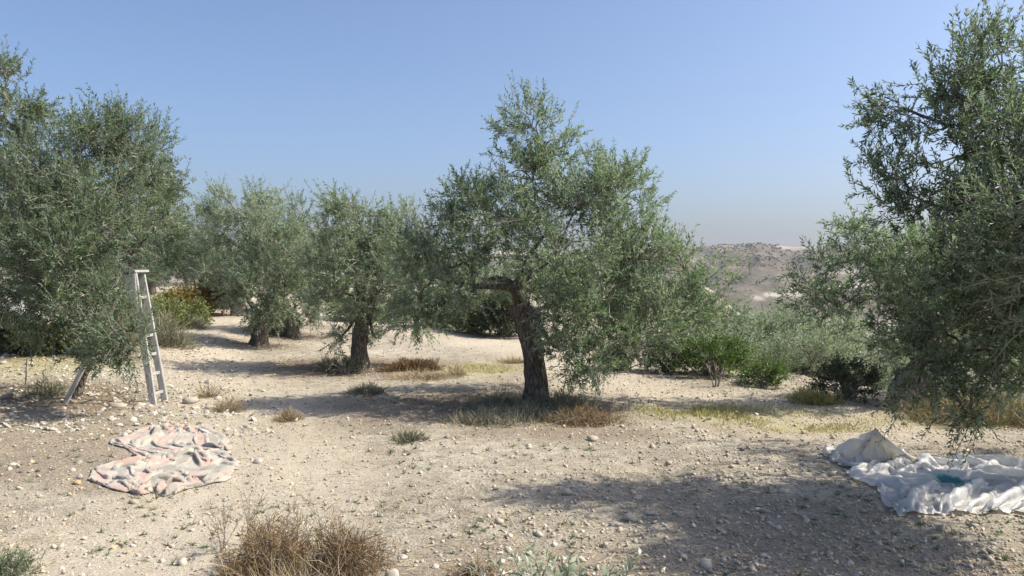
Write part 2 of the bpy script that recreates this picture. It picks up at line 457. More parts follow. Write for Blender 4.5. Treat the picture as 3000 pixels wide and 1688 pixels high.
# far scrub on the hillside: one mass of bushes
def ico():
    t = (1 + 5 ** 0.5) / 2
    v = np.array([[-1, t, 0], [1, t, 0], [-1, -t, 0], [1, -t, 0], [0, -1, t], [0, 1, t], [0, -1, -t], [0, 1, -t], [t, 0, -1], [t, 0, 1], [-t, 0, -1], [-t, 0, 1]], float)
    f = np.array([[0, 11, 5], [0, 5, 1], [0, 1, 7], [0, 7, 10], [0, 10, 11], [1, 5, 9], [5, 11, 4], [11, 10, 2], [10, 7, 6], [7, 1, 8], [3, 9, 4], [3, 4, 2], [3, 2, 6], [3, 6, 8], [3, 8, 9], [4, 9, 5], [2, 4, 11], [6, 2, 10], [8, 6, 7], [9, 8, 1]])
    return nrm(v), f
OCT_V = np.array([[1, 0, 0], [-1, 0, 0], [0, 1, 0], [0, -1, 0], [0, 0, 1], [0, 0, -1.]])
OCT_F = np.array([[0, 2, 4], [2, 1, 4], [1, 3, 4], [3, 0, 4], [2, 0, 5], [1, 2, 5], [3, 1, 5], [0, 3, 5]])
ICO_V, ICO_F = ico()

def scatter(BV, BF, pos, size, squash, seed, jit=0.3, sink=0.25):
    """many irregular copies of a base solid in one array"""
    g = np.random.default_rng(seed); N, k = len(pos), len(BV)
    Vv = BV[None] * (1 + jit * (g.random((N, k, 1)) - 0.5) * 2)
    sc = np.stack([size * (0.75 + 0.5 * g.random(N)), size * (0.75 + 0.5 * g.random(N)), size * squash], 1)
    tilt = g.normal(0, 0.35, (N, 2)); yaw = g.random(N) * 6.283
    # pre-rotate the base solid so no two copies line up
    ax = nrm(g.normal(size=(N, 3))); an = g.random(N) * 6.283
    c, s = np.cos(an)[:, None, None], np.sin(an)[:, None, None]
    A = ax[:, None, :]
    Vv = Vv * c + np.cross(np.broadcast_to(A, Vv.shape), Vv) * s + A * (Vv * A).sum(-1, keepdims=True) * (1 - c)
    Vv = Vv * sc[:, None, :]
    x, y, z = Vv[..., 0], Vv[..., 1], Vv[..., 2]
    z = z + tilt[:, :1] * x + tilt[:, 1:] * y
    cy, sy = np.cos(yaw)[:, None], np.sin(yaw)[:, None]
    x, y = x * cy - y * sy, x * sy + y * cy
    Vv = np.stack([x, y, z], -1) + pos[:, None, :]
    Vv[..., 2] += (sc[:, 2] * (1 - 2 * sink))[:, None]
    return Vv.reshape(-1, 3), (BF[None] + (np.arange(N) * k)[:, None, None]).reshape(-1, 3)

sa = np.radians(rng.uniform(6, 36, 6500)); sr = rng.uniform(530, 1130, 6500)
sx_, sy_ = sr * np.sin(sa), sr * np.cos(sa)
keep = fbm(sx_ * 0.012, sy_ * 0.02, 67, 4) > 0.46
sx_, sy_ = sx_[keep], sy_[keep]
G = Geo()
V_, F_ = scatter(OCT_V, OCT_F, np.stack([sx_, sy_, height(sx_, sy_)], 1), rng.uniform(0.6, 1.9, len(sx_)), 0.75, 5, 0.3, 0.3)
G.add(V_, F_, 0, np.repeat(rng.random(len(sx_)), 6))
M_SCRUB = tint_mat('far_scrub', [(0.0, (0.07, 0.07, 0.045)), (0.6, (0.11, 0.105, 0.07)), (1.0, (0.17, 0.15, 0.10))])
obj('hill_scrub', G.mesh('hill_scrub', [M_SCRUB], True), kind='stuff', label='dark scrub dotted over the far hillside', category='scrub')

# pale road along the valley floor
ra = np.radians(np.linspace(4, 40, 90)); rc = 468 - 9 * np.sin(ra * 5)
V_ = []
for dr in (-4.5, 4.5):
    xx, yy = (rc + dr) * np.sin(ra), (rc + dr) * np.cos(ra)
    V_.append(np.stack([xx, yy, height(xx, yy) + 0.35], 1))
V_ = np.concatenate(V_); i = np.arange(89)
mr, nt_, b_, _o = new_mat('road_surface'); b_.inputs['Base Color'].default_value = (0.42, 0.41, 0.40, 1); b_.inputs['Roughness'].default_value = 0.9
obj('valley_road', make_mesh('valley_road', V_, [np.stack([i, i + 1, i + 91, i + 90], 1)], [mr]), kind='structure')

# ------------------------------------------------------------------ olive trees
def leaves(B, D, N, L, W, tint, full):
    """leaf blades: base, direction, face normal, length, width"""
    S = nrm(np.cross(D, N)); L = L[:, None]; W = W[:, None]
    k = len(B)
    if not full:
        bend = -0.10 * L
        V = np.stack([B, B + D * L * 0.45 + S * W + N * W * 0.35, B + D * L + N * bend, B + D * L * 0.45 - S * W + N * W * 0.35], 1)
        f = np.array([[0, 1, 2], [0, 2, 3]])
    else:
        V = np.stack([B, B + D * L * 0.25 + S * W * 0.85 + N * W * 0.3, B + D * L * 0.66 + S * W * 0.8 + N * (W * 0.3 - 0.04 * L),
                      B + D * L + N * (-0.16 * L), B + D * L * 0.66 - S * W * 0.8 + N * (W * 0.3 - 0.04 * L), B + D * L * 0.25 - S * W * 0.85 + N * W * 0.3], 1)
        f = np.array([[0, 1, 5], [1, 2, 5], [2, 4, 5], [2, 3, 4]])
    n = V.shape[1]
    return V.reshape(-1, 3), (f[None] + (np.arange(k) * n)[:, None, None]).reshape(-1, 3), np.repeat(tint, n)

def twig_sprays(G, g, base, dirs, length, droop, leaf_len, leaf_w, nl, full, m_leaf=0, m_twig=1, r0=0.0035, tint_shift=0.0, sg=3, spray_tint=None):
    """leafy twigs: base (M,3), dirs (M,3), length (M,), droop (M,)"""
    M = len(base)
    t = np.linspace(0, 1, sg)[None, :, None]
    side = nrm(np.cross(dirs, g.normal(size=(M, 3))))
    c1 = side * (g.normal(0, 0.16, M) * length)[:, None]
    P = base[:, None] + dirs[:, None] * length[:, None, None] * t + c1[:, None] * t ** 2
    P[:, :, 2] += (droop * length)[:, None] * t[:, :, 0] ** 2
    R = np.broadcast_to(np.linspace(r0, r0 * 0.35, sg), (M, sg))
    V, q = tubes(P, R, 3)
    G.add(V, q, m_twig, np.repeat(g.random(M), 3 * sg))
    # leaves in opposite pairs
    tt = (np.linspace(0.10, 1.0, nl // 2)[None] + g.normal(0, 0.02, (M, nl // 2))).clip(0, 1)
    tt = np.repeat(tt, 2, axis=1)
    T = tt[..., None]
    B = base[:, None] + dirs[:, None] * length[:, None, None] * T + c1[:, None] * T ** 2
    B[..., 2] += (droop * length)[:, None] * tt ** 2
    tan = dirs[:, None] * length[:, None, None] + 2 * c1[:, None] * T
    tan[..., 2] += 2 * (droop * length)[:, None] * tt
    tan = nrm(tan)
    A = nrm(np.cross(tan, nrm(g.normal(size=(M, 1, 3))))); Bn = np.cross(tan, A)
    k = np.arange(nl)
    ph = (k // 2) * (np.pi / 2) + (k % 2) * np.pi + g.normal(0, 0.35, (M, nl))
    out = np.cos(ph)[..., None] * A + np.sin(ph)[..., None] * Bn
    open_ = (0.95 - 0.45 * tt + g.normal(0, 0.18, (M, nl)))[..., None]
    D = nrm(tan * 0.75 + out * open_ + g.normal(0, 0.10, (M, nl, 3)))
    N = tan - D * (tan * D).sum(-1, keepdims=True)
    N = nrm(N + 0.45 * g.normal(size=N.shape)); N = nrm(N - D * (N * D).sum(-1, keepdims=True))
    L = leaf_len * (0.65 + 0.5 * g.random((M, nl))) * (1 - 0.25 * np.abs(tt - 0.5) * 2)
    keep = g.random((M, nl)) < 0.93
    tw = g.normal(0, 0.12, (M, 1)) + (0 if spray_tint is None else spray_tint[:, None])
    tint = (0.42 + tint_shift + tw + g.normal(0, 0.14, (M, nl)) + 0.15 * (tt - 0.5)).clip(0, 1)
    V, f, ti = leaves(B[keep], D[keep], N[keep], L[keep], L[keep] * leaf_w * (0.85 + 0.3 * g.random(keep.sum())), tint[keep], full)
    G.add(V, f, m_leaf, ti)

def trunk_mesh(ctrl, radii, seed, n=34, k=26, rough=0.16):
    P = curve_pts(ctrl, n); t = np.linspace(0, 1, n)
    R = np.interp(t, np.linspace(0, 1, len(radii)), radii)
    V, q = tubes(P, R, k)
    V = V.reshape(n, k, 3)
    a = np.arange(k) / k * 2 * np.pi
    tw = t[:, None] * 2.2
    lob = 0.10 * np.sin(3 * (a[None] + tw) + seed) + 0.06 * np.sin(5 * (a[None] - tw) + 2 * seed)
    cx, cy = np.cos(a)[None] * 2.2, np.sin(a)[None] * 2.2
    rgh = fbm(cx * 2 + seed * 3.1, cy * 2 + t[:, None] * 6, seed, 4) - 0.5
    fine = fbm(a[None] * 9.0 + seed, t[:, None] * 7 + 0 * a[None], seed + 9, 3) - 0.5
    flare = 0.85 * np.exp(-t[:, None] * 11) * (0.5 + 0.6 * np.abs(np.sin(2.5 * a[None] + seed)))
    s = 1 + lob + rough * 2 * rgh + 0.22 * fine + flare
    V = P[:, None] + (V - P[:, None]) * s[..., None]
    return V.reshape(-1, 3), q, P, R

def olive(base, label, depth, trunk, trunk_r, lobes, group=None, seed=1, leaf=0.068, clusters=1.0, twigs=15, nl=22, full=False, mat=None, extra=None, name='olive_tree', twig_len=(0.16, 0.36), tint_shift=0.0, dens_r=0.30, tr_k=26, hang=0.0, sg=3, shrink=1.0):
    """lobes: (px, py, rx, ry, depth offset, depth radius or None, sag); pixel sizes of the photograph at the tree's depth"""
    g = np.random.default_rng(seed)
    base = np.asarray(base, float)
    sc = depth / F * shrink
    root = thing(name, base, label, 'olive tree', group)
    mat = mat or M_LEAF
    tp = [base + np.array([0, 0, -0.12])] + [at(px, py, depth + dz) for (px, py, dz) in trunk]
    V, q, TP, TR = trunk_mesh(tp, trunk_r, seed, k=tr_k)
    top = np.arange(len(V) - tr_k, len(V))
    V = np.vstack([V, TP[-1] + [0, 0, 0.03]])
    cap = np.stack([top, np.roll(top, -1), np.full(tr_k, len(V) - 1)], 1)
    obj('trunk', make_mesh('trunk', V - base, [q, cap], [M_BARK], None, True), root)
    if extra:
        for (ctrl, rad) in extra:
            V, q, p_, r_ = trunk_mesh([at(px, py, depth + dz) for (px, py, dz) in ctrl], rad, seed + 5, k=16)
            obj('trunk', make_mesh('trunk', V - base, [q], [M_BARK], None, True), root)
    G = Geo()
    nodes, nrad = [TP[-6:]], [TR[-6:]]
    fork = TP[-1]
    LB = []
    for lb in lobes:
        px, py, rx, ry, dz = lb[:5]
        rd = lb[5] if len(lb) > 5 and lb[5] else 0.5 * (rx + ry) * sc * 1.15
        sag = lb[6] if len(lb) > 6 else 0.0
        LB.append((at(px, py, depth + dz), np.array([rx * sc, rd, ry * sc]), sag, 1.0 if -100 < px < 3080 or dz < -0.6 else 0.5))
    # limbs reach for the lobes, big lobes first
    order = sorted(range(len(LB)), key=lambda i: np.linalg.norm(LB[i][0] - fork))
    for n_, i in enumerate(order):
        c, r, sag, _d = LB[i]
        allp = np.concatenate(nodes); allr = np.concatenate(nrad)
        dd = np.linalg.norm(allp - c, axis=1) + 0.5 * np.linalg.norm(allp - fork, axis=1)
        j = int(np.argmin(dd)); s = allp[j]
        L = np.linalg.norm(c - s)
        mid1 = s + (c - s) * 0.35 + g.normal(0, 0.07, 3) * L + np.array([0, 0, 0.10 * L])
        mid2 = s + (c - s) * 0.7 + g.normal(0, 0.07, 3) * L + np.array([0, 0, 0.06 * L])
        n = 14
        P = curve_pts([s, mid1, mid2, c], n)
        r0 = min(allr[j] * 0.6, 0.022 + 0.04 * L)
        r0 = max(r0, 0.012)
        R = np.linspace(r0, max(0.008, r0 * 0.3), n)
        V, q = tubes(P, R, 8)
        V = V + 0.12 * r0 * (g.random(V.shape) - 0.5)
        obj('limb', make_mesh('limb', V - base, [q], [M_BARK], None, True), root)
        nodes.append(P[2:]); nrad.append(R[2:])
    allp = np.concatenate(nodes); allr = np.concatenate(nrad)
    for (c, r, sag, dens) in LB:
        area = (r[0] * r[1] + r[1] * r[2] + r[0] * r[2]) / 3
        nc = max(3, int(dens * clusters * 4.6 * area / dens_r ** 2))
        u = nrm(g.normal(size=(nc, 3)))
        rad = (0.25 + 0.75 * g.random(nc) ** 0.45)[:, None]
        cc = c + u * r * rad
        # connect to the nearest limb
        dist = np.linalg.norm(cc[:, None] - allp[None], axis=2)
        j = dist.argmin(1)
        s = allp[j]
        t = np.linspace(0, 1, 6)[None, :, None]
        L = np.linalg.norm(cc - s, axis=1)
        P = s[:, None] + (cc - s)[:, None] * t + (g.normal(0, 0.10, (nc, 3)) * L[:, None])[:, None] * np.sin(np.pi * t)
        P[..., 2] += (0.12 * L)[:, None] * np.sin(np.pi * t[..., 0])
        R = np.linspace(1, 0.4, 6)[None] * np.clip(0.006 + 0.012 * L, 0.006, 0.02)[:, None]
        V, q = tubes(P, R, 4)
        G.add(V, q, 1, np.repeat(g.random(nc), 24))
        # sprays
        nrm_out = nrm(u / r)
        k = twigs
        outd = np.repeat(nrm_out, k, 0)
        d = g.normal(size=(nc * k, 3)) * 0.75 + outd * 0.9
        d[:, 2] += 0.55 - 1.0 * sag
        d = nrm(d)
        b = np.repeat(cc, k, 0) + g.normal(0, 0.32, (nc * k, 3)) * dens_r * np.array([1, 1, 0.8])
        ln = g.uniform(twig_len[0], twig_len[1], nc * k)
        dr = g.normal(0.06 - hang - 0.5 * sag, 0.18, nc * k) + 0.2 * np.clip(outd[:, 2], 0, 1)
        st = np.repeat(g.normal(0, 0.13, nc), k)
        kp = g.random(nc * k) < np.repeat(g.uniform(0.55, 1.15, nc), k)
        twig_sprays(G, g, b[kp], d[kp], ln[kp], dr[kp], leaf, 0.14, nl, full, tint_shift=tint_shift, sg=sg, spray_tint=st[kp])
        # a few dead, leafless twigs
        nd = max(1, nc // 4); pick = g.integers(0, nc, nd); t3 = np.linspace(0, 1, 4)[None, :, None]
        dd3 = nrm(nrm_out[pick] + g.normal(0, 0.6, (nd, 3))) * g.uniform(0.2, 0.45, nd)[:, None]
        V, q = tubes(cc[pick][:, None] + dd3[:, None] * t3 + g.normal(0, 0.03, (nd, 1, 3)) * t3 ** 2, np.broadcast_to(np.linspace(0.004, 0.0015, 4), (nd, 4)), 3)
        G.add(V, q, 1, np.full(nd * 12, 1.0))
        # long shoots that break the outline
        ns = max(1, nc // 3)
        pick = g.integers(0, nc, ns)
        d = nrm(nrm_out[pick] + g.normal(0, 0.35, (ns, 3)) + np.array([0, 0, 0.7 - 1.3 * sag]))
        twig_sprays(G, g, cc[pick], d, g.uniform(0.9, 1.5, ns) * twig_len[1], g.normal(0.0 - 0.4 * sag, 0.15, ns), leaf, 0.14, int(nl * 1.5) // 2 * 2, full, r0=0.005, tint_shift=tint_shift + 0.08)
    obj('crown', G.mesh('crown', [mat, M_TWIG], False, base), root, kind='stuff')
    return root

d_c = B_CENTRE[1]
olive(B_CENTRE, 'tallest lone olive tree with a gnarled dark trunk in the middle of the clearing', d_c,
      [(1570, 1110, 0), (1560, 1035, 0), (1542, 960, 0), (1522, 890, 0)], [0.135, 0.125, 0.12, 0.12, 0.125],
      [(1555, 372, 78, 66, 0.0), (1590, 440, 105, 75, 0.1), (1560, 530, 125, 90, 0), (1800, 525, 105, 75, 0.1), (1820, 590, 110, 90, 0.0), (1700, 600, 110, 90, -0.3),
       (1365, 600, 95, 80, 0.1), (1440, 640, 130, 90, -0.3), (1590, 640, 130, 90, 0.4), (1330, 720, 140, 80, -0.1), (1235, 740, 80, 70, 0.0), (1260, 830, 95, 100, 0.1), (1350, 830, 90, 60, -0.4), (1240, 930, 60, 60, 0.2, None, 0.8),
       (1650, 760, 150, 90, -0.6), (1800, 740, 150, 110, 0.2), (1900, 760, 110, 90, -0.2), (2010, 800, 110, 80, 0.2), (2090, 870, 80, 80, 0.3), (1990, 910, 120, 80, 0.0), 
       (1770, 880, 140, 100, -0.5), (1880, 970, 120, 90, -0.2), (1680, 930, 90, 90, -0.8), (1715, 1030, 75, 60, -0.7, None, 0.4), (1810, 1010, 90, 55, -0.4, None, 0.3), (1700, 1095, 36, 26, -0.7, None, 0.7),
       (1430, 820, 100, 70, 0.9), (1560, 800, 120, 80, 1.2), (1700, 850, 140, 110, 1.2), (1655, 950, 60, 50, -0.9), (1625, 1015, 36, 32, -0.7)],
      seed=3, mat=M_LEAF, clusters=1.9, leaf=0.066, nl=20, shrink=0.90, twig_len=(0.13, 0.28), twigs=14)

olive(B_MID, 'middle-sized olive tree with pale bark leaning right, beside a dark green shrub', B_MID[1],
      [(1052, 1010, 0), (1062, 950, 0), (1085, 900, 0)], [0.135, 0.12, 0.11, 0.10],
      [(1040, 605, 75, 55, 0), (1060, 670, 115, 75, 0), (985, 690, 50, 70, 0.2), (960, 790, 60, 80, 0.2), (1060, 770, 120, 80, -0.4), (1150, 720, 90, 90, 0), (1200, 680, 60, 70, 0.1),
       (1190, 830, 90, 90, -0.2), (1220, 920, 70, 70, 0.0, None, 0.7), (1010, 860, 90, 60, -0.3), (1100, 870, 100, 60, -0.5), (1100, 990, 25, 30, 0, None, 0.4), (1000, 985, 28, 30, 0.1, None, 0.4)],
      seed=11, mat=M_LEAF_GREY, clusters=1.2, leaf=0.074, shrink=0.95)
olive(B_FORK, 'olive tree with a dark trunk forked from the ground at the track edge', B_FORK[1],
      [(764, 975, 0), (775, 930, 0)], [0.15, 0.13, 0.12],
      [(790, 690, 85, 70, 0), (740, 760, 85, 70, 0.1), (830, 770, 100, 80, -0.3), (760, 850, 90, 60, -0.3), (850, 860, 90, 60, -0.2), (730, 890, 60, 45, 0, None, 0.4), (800, 910, 70, 35, -0.4, None, 0.5)],
      seed=17, mat=M_LEAF_GREY, clusters=1.1, leaf=0.078, extra=[([(756, 1012, 0.1), (752, 960, 0.1), (752, 910, 0.15)], [0.13, 0.12, 0.10])])
olive(B_FOURTH, 'slim-topped olive tree standing behind the forked one', B_FOURTH[1],
      [(853, 945, 0), (860, 915, 0)], [0.16, 0.15, 0.14],
      [(892, 635, 40, 45, 0), (890, 710, 65, 60, 0), (920, 790, 80, 70, 0), (850, 800, 70, 70, 0.2), (940, 880, 60, 60, 0.1, None, 0.5), (870, 870, 70, 50, 0)],
      seed=23, mat=M_LEAF, clusters=1.0, leaf=0.085, nl=18)
olive(B_LEFT, 'olive tree with a slanting slim trunk whose crown hides half the ladder', B_LEFT[1],
      [(235, 1120, 0), (262, 1060, 0), (285, 1000, 0)], [0.062, 0.058, 0.055, 0.055],
      [(290, 370, 55, 55, 0.3), (350, 415, 90, 70, 0.5), (230, 430, 110, 90, 0.2), (380, 480, 100, 90, 0.4), (120, 500, 120, 110, 0), (260, 560, 140, 110, -0.3), (410, 590, 70, 90, 0.4), (60, 620, 110, 120, -0.4),
       (200, 700, 140, 110, -0.6), (300, 665, 90, 70, -0.5), (70, 790, 100, 90, -0.8), (180, 825, 115, 85, -0.5), (245, 865, 62, 62, -1.0), (372, 965, 68, 50, -1.1), (290, 930, 110, 80, -0.7), (180, 930, 90, 70, 0.0), (205, 760, 90, 80, -0.9),
       (425, 985, 50, 50, -1.1, None, 0.2), (360, 1040, 70, 55, -1.0, None, 0.5), (280, 1000, 70, 45, -0.6, None, 0.3), (120, 960, 60, 40, 0.1, None, 0.3), (110, 640, 120, 120, 0.6), (10, 880, 60, 40, -0.9)],
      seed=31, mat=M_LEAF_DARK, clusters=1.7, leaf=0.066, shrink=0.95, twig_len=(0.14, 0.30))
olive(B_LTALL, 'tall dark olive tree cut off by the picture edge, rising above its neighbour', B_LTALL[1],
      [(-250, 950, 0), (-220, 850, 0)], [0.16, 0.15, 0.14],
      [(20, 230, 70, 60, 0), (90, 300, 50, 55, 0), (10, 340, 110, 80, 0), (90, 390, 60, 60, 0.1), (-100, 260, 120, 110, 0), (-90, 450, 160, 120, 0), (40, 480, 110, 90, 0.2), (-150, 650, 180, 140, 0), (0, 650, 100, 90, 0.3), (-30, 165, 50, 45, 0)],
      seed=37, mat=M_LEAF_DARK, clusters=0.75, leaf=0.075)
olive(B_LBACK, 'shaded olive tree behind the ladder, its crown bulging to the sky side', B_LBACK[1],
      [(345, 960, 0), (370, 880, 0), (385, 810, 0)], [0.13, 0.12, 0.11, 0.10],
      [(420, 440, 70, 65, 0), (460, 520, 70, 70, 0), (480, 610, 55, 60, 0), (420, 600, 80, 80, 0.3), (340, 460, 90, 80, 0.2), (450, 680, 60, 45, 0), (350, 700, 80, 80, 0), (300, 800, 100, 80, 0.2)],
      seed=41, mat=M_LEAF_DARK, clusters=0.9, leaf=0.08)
olive(B_TALL, 'pale round-topped olive tree at the far end of the track', B_TALL[1],
      [(695, 880, 0), (690, 830, 0)], [0.22, 0.2, 0.18],
      [(690, 615, 75, 55, 0), (760, 585, 45, 32, 0), (800, 580, 40, 32, 0), (640, 670, 60, 60, 0), (730, 670, 90, 70, 0), (800, 660, 50, 60, 0), (690, 750, 100, 70, 0), (640, 810, 70, 55, 0), (740, 820, 70, 55, 0)],
      seed=43, mat=M_LEAF_GREY, clusters=0.85, leaf=0.10, nl=18, dens_r=0.36, twig_len=(0.2, 0.45), tint_shift=0.15)
olive(B_DARK, 'spreading olive tree beyond the orange shrubs with a low bare limb', B_DARK[1],
      [(620, 875, 0), (650, 830, 0)], [0.22, 0.2, 0.18],
      [(560, 680, 75, 55, 0), (500, 705, 60, 60, 0), (610, 710, 60, 60, 0), (540, 760, 90, 55, 0), (630, 780, 60, 45, 0), (470, 770, 60, 50, 0)],
      seed=47, mat=M_LEAF, clusters=1.0, leaf=0.105, nl=16, dens_r=0.38, twig_len=(0.2, 0.45))

# right side
B_R2 = ground_at(2640, 1192)
olive(B_R2, 'olive tree with a strongly leaning trunk at the brink of the slope', B_R2[1],
      [(2670, 1130, 0), (2720, 1060, 0), (2760, 980, 0)], [0.19, 0.17, 0.15, 0.13],
      [(2590, 700, 90, 60, 0), (2500, 760, 80, 60, 0), (2420, 800, 60, 55, 0), (2380, 850, 45, 50, -0.1), (2560, 820, 120, 80, 0), (2440, 890, 80, 50, 0.1), (2680, 740, 120, 90, 0.2), (2580, 920, 110, 60, 0.2), (2700, 880, 140, 110, 0.3), (2820, 780, 140, 120, 0.5),
       (2800, 1010, 120, 90, 0.4), (2920, 900, 140, 140, 0.6), (2680, 1000, 90, 70, 0.3)],
      seed=53, mat=M_LEAF, clusters=1.0, leaf=0.075)
B_R = np.array([4.75, 5.75, float(height(4.75, 5.75))])
olive(B_R, 'nearest olive tree, dark and backlit, hanging in from the picture edge', 5.6,
      [(3330, 1250, 0.1), (3270, 1050, 0.1), (3200, 900, 0.1)], [0.19, 0.17, 0.16, 0.15],
      [(2850, 185, 75, 60, 0.1), (2935, 200, 80, 80, 0), (2790, 270, 90, 50, 0), (2640, 318, 70, 28, 0.1), (2730, 350, 90, 40, 0), (2880, 320, 130, 90, 0), (2960, 460, 120, 120, -0.3), (2800, 460, 110, 70, 0.2), (2650, 530, 80, 50, 0.1), (2620, 590, 70, 30, 0.1),
       (2760, 610, 110, 70, 0), (2890, 640, 120, 90, -0.3), (2950, 800, 110, 100, -0.4), (2800, 780, 120, 80, 0.1), (2700, 860, 70, 60, 0.3), (2880, 930, 120, 80, -0.2), (2760, 960, 100, 70, 0.1), (2820, 1030, 110, 65, 0.1), (2930, 1050, 90, 65, 0), (2690, 1060, 55, 40, 0.2),
       (2870, 1120, 60, 40, 0, None, 0.6), (2845, 1205, 26, 26, 0, None, 0.9), (2990, 1130, 40, 40, -0.1, None, 0.6), (2690, 1130, 30, 22, 0.1, None, 0.6), (2760, 1090, 60, 35, 0.2, None, 0.4),
       (3330, 560, 200, 170, -0.7, 0.6), (3280, 820, 170, 140, -0.8, 0.5), (3450, 640, 200, 180, -1.0, 0.6), (3500, 420, 180, 150, -0.8, 0.6),
       (3120, 250, 160, 150, 0.2), (3250, 500, 250, 220, 0.0, 0.9), (3150, 800, 160, 180, 0.5, 0.8), (3250, 650, 260, 160, -1.3, 0.9), (3180, 500, 200, 180, 1.2, 0.8), (3300, 900, 260, 160, 0.8, 0.8), (3330, 850, 220, 150, -1.5, 0.7)],
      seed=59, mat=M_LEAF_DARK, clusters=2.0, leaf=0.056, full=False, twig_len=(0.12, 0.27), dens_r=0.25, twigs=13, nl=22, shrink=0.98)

# trees lower down the slope
def slope_tree(px, py, d, R, label, seed, mat, leaf=0.09, trunks=((0, 0),)):
    """crown centre seen at px,py; stands on the falling ground at depth d"""
    c = at(px, py, d); sc = F / d
    base = np.array([c[0] - 0.2, d, float(height(c[0] - 0.2, d))])
    def pz(x, z):            # pixel of a point at this depth
        return 1500 + x / d * F, 780 - (z - CAM_H) / d * F
    bx, by = pz(base[0], base[2])
    g = np.random.default_rng(seed)
    lob = [(px, py, R * sc * 0.8, R * sc * 0.55, 0)]
    for k in range(7):
        a = k / 7 * 6.28 + g.random() * 0.5
        lob.append((px + math.cos(a) * R * sc * 0.75, py - math.sin(a) * R * sc * 0.45, R * sc * 0.5, R * sc * 0.36, g.uniform(-0.6, 0.6)))
    tr = [(bx + (px - bx) * 0.3 + 10, by + (py - by) * 0.35, 0), (bx + (px - bx) * 0.7, by + (py - by) * 0.7, 0)]
    olive(base, label, d, tr, [0.14, 0.12, 0.10], lob, 'olive trees below the brink of the slope', seed, leaf, 0.85, 13, 18, mat=mat, dens_r=0.36, twig_len=(0.2, 0.42), tr_k=14, hang=0.05, sg=2,
          extra=[([(bx + 6, by, 0.1), (bx + 40, by + (py - by) * 0.4, 0.1), (bx + 70, by + (py - by) * 0.8, 0.1)], [0.10, 0.08, 0.06])] if len(trunks) > 1 else None)

slope_tree(2380, 1065, 12.6, 0.9, 'thin-stemmed grey olive tree on the slope in the gap, nearest the brink', 61, M_LEAF_GREY, 0.075, ((0, 0), (1, 0)))
slope_tree(2225, 1035, 15.5, 1.05, 'olive tree on the slope just behind the bright green shrub', 67, M_LEAF_GREY, 0.085)
slope_tree(2020, 985, 17.0, 1.15, 'olive tree on the slope half hidden by the big central crown', 71, M_LEAF, 0.09)
slope_tree(2120, 1000, 22.0, 1.2, 'smaller olive tree farther down the slope under the road view', 73, M_LEAF_GREY, 0.11)
slope_tree(2320, 1030, 20.0, 1.2, 'olive tree down the slope between the grey one and the leaning one', 79, M_LEAF, 0.10)
slope_tree(2510, 1075, 14.5, 1.05, 'olive tree on the slope behind the dark round shrub', 83, M_LEAF_GREY, 0.085)
slope_tree(2800, 1060, 15.0, 1.15, 'olive tree on the slope seen through the hanging branches', 89, M_LEAF, 0.085)

slope_tree(2120, 1075, 13.6, 0.75, 'low olive tree whose foliage spills over the bright green shrub', 91, M_LEAF_GREY, 0.08)
slope_tree(2290, 1110, 13.2, 0.7, 'low olive tree between the low green shrub and the thin-stemmed tree', 93, M_LEAF, 0.08)
slope_tree(2620, 1110, 12.5, 0.8, 'low olive tree behind the leaning trunk', 95, M_LEAF_GREY, 0.08)

# background trees of the grove
def back_tree(px, top, d, R, label, seed, mat):
    base_x = (px - 1500) / F * d
    base = np.array([base_x, d, float(height(base_x, d))])
    sc = F / d; g = np.random.default_rng(seed)
    by = 780 + (CAM_H - base[2]) * sc
    hgt = by - top
    lob = [(px, top + hgt * 0.42, R * sc * 0.7, hgt * 0.26, 0)]
    for k in range(7):
        a = k / 7 * 6.28 + g.random() * 0.6
        lob.append((px + math.cos(a) * R * sc * 0.7, top + hgt * 0.42 - math.sin(a) * hgt * 0.26, R * sc * 0.45, hgt * 0.17, g.uniform(-0.8, 0.8)))
    olive(base, label, d, [(px + 5, by - hgt * 0.15, 0), (px, by - hgt * 0.3, 0)], [0.2, 0.18, 0.16], lob, 'olive trees at the back of the grove', seed, 0.14, 0.52, 11, 16, mat=mat, dens_r=0.42, twig_len=(0.25, 0.5), tr_k=12, sg=2)

back_tree(545, 655, 37, 2.3, 'background olive tree closing the view above the orange shrubs', 103, M_LEAF_GREY)
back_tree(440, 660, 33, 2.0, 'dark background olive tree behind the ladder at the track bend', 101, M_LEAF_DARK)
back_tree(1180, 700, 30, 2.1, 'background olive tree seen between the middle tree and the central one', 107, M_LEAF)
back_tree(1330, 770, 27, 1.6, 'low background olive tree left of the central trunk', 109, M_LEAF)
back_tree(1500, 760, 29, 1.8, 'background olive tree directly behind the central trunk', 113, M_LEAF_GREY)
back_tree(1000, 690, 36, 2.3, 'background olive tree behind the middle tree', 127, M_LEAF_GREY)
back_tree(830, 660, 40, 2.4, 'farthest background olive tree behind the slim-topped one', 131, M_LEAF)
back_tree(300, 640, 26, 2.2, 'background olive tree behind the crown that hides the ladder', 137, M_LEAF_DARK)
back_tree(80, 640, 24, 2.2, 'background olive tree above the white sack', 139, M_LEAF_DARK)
back_tree(1690, 830, 26, 1.7, 'background olive tree right of the central trunk', 149, M_LEAF)
back_tree(1860, 880, 25, 1.8, 'low background olive tree behind the hanging branches of the central crown', 151, M_LEAF_GREY)

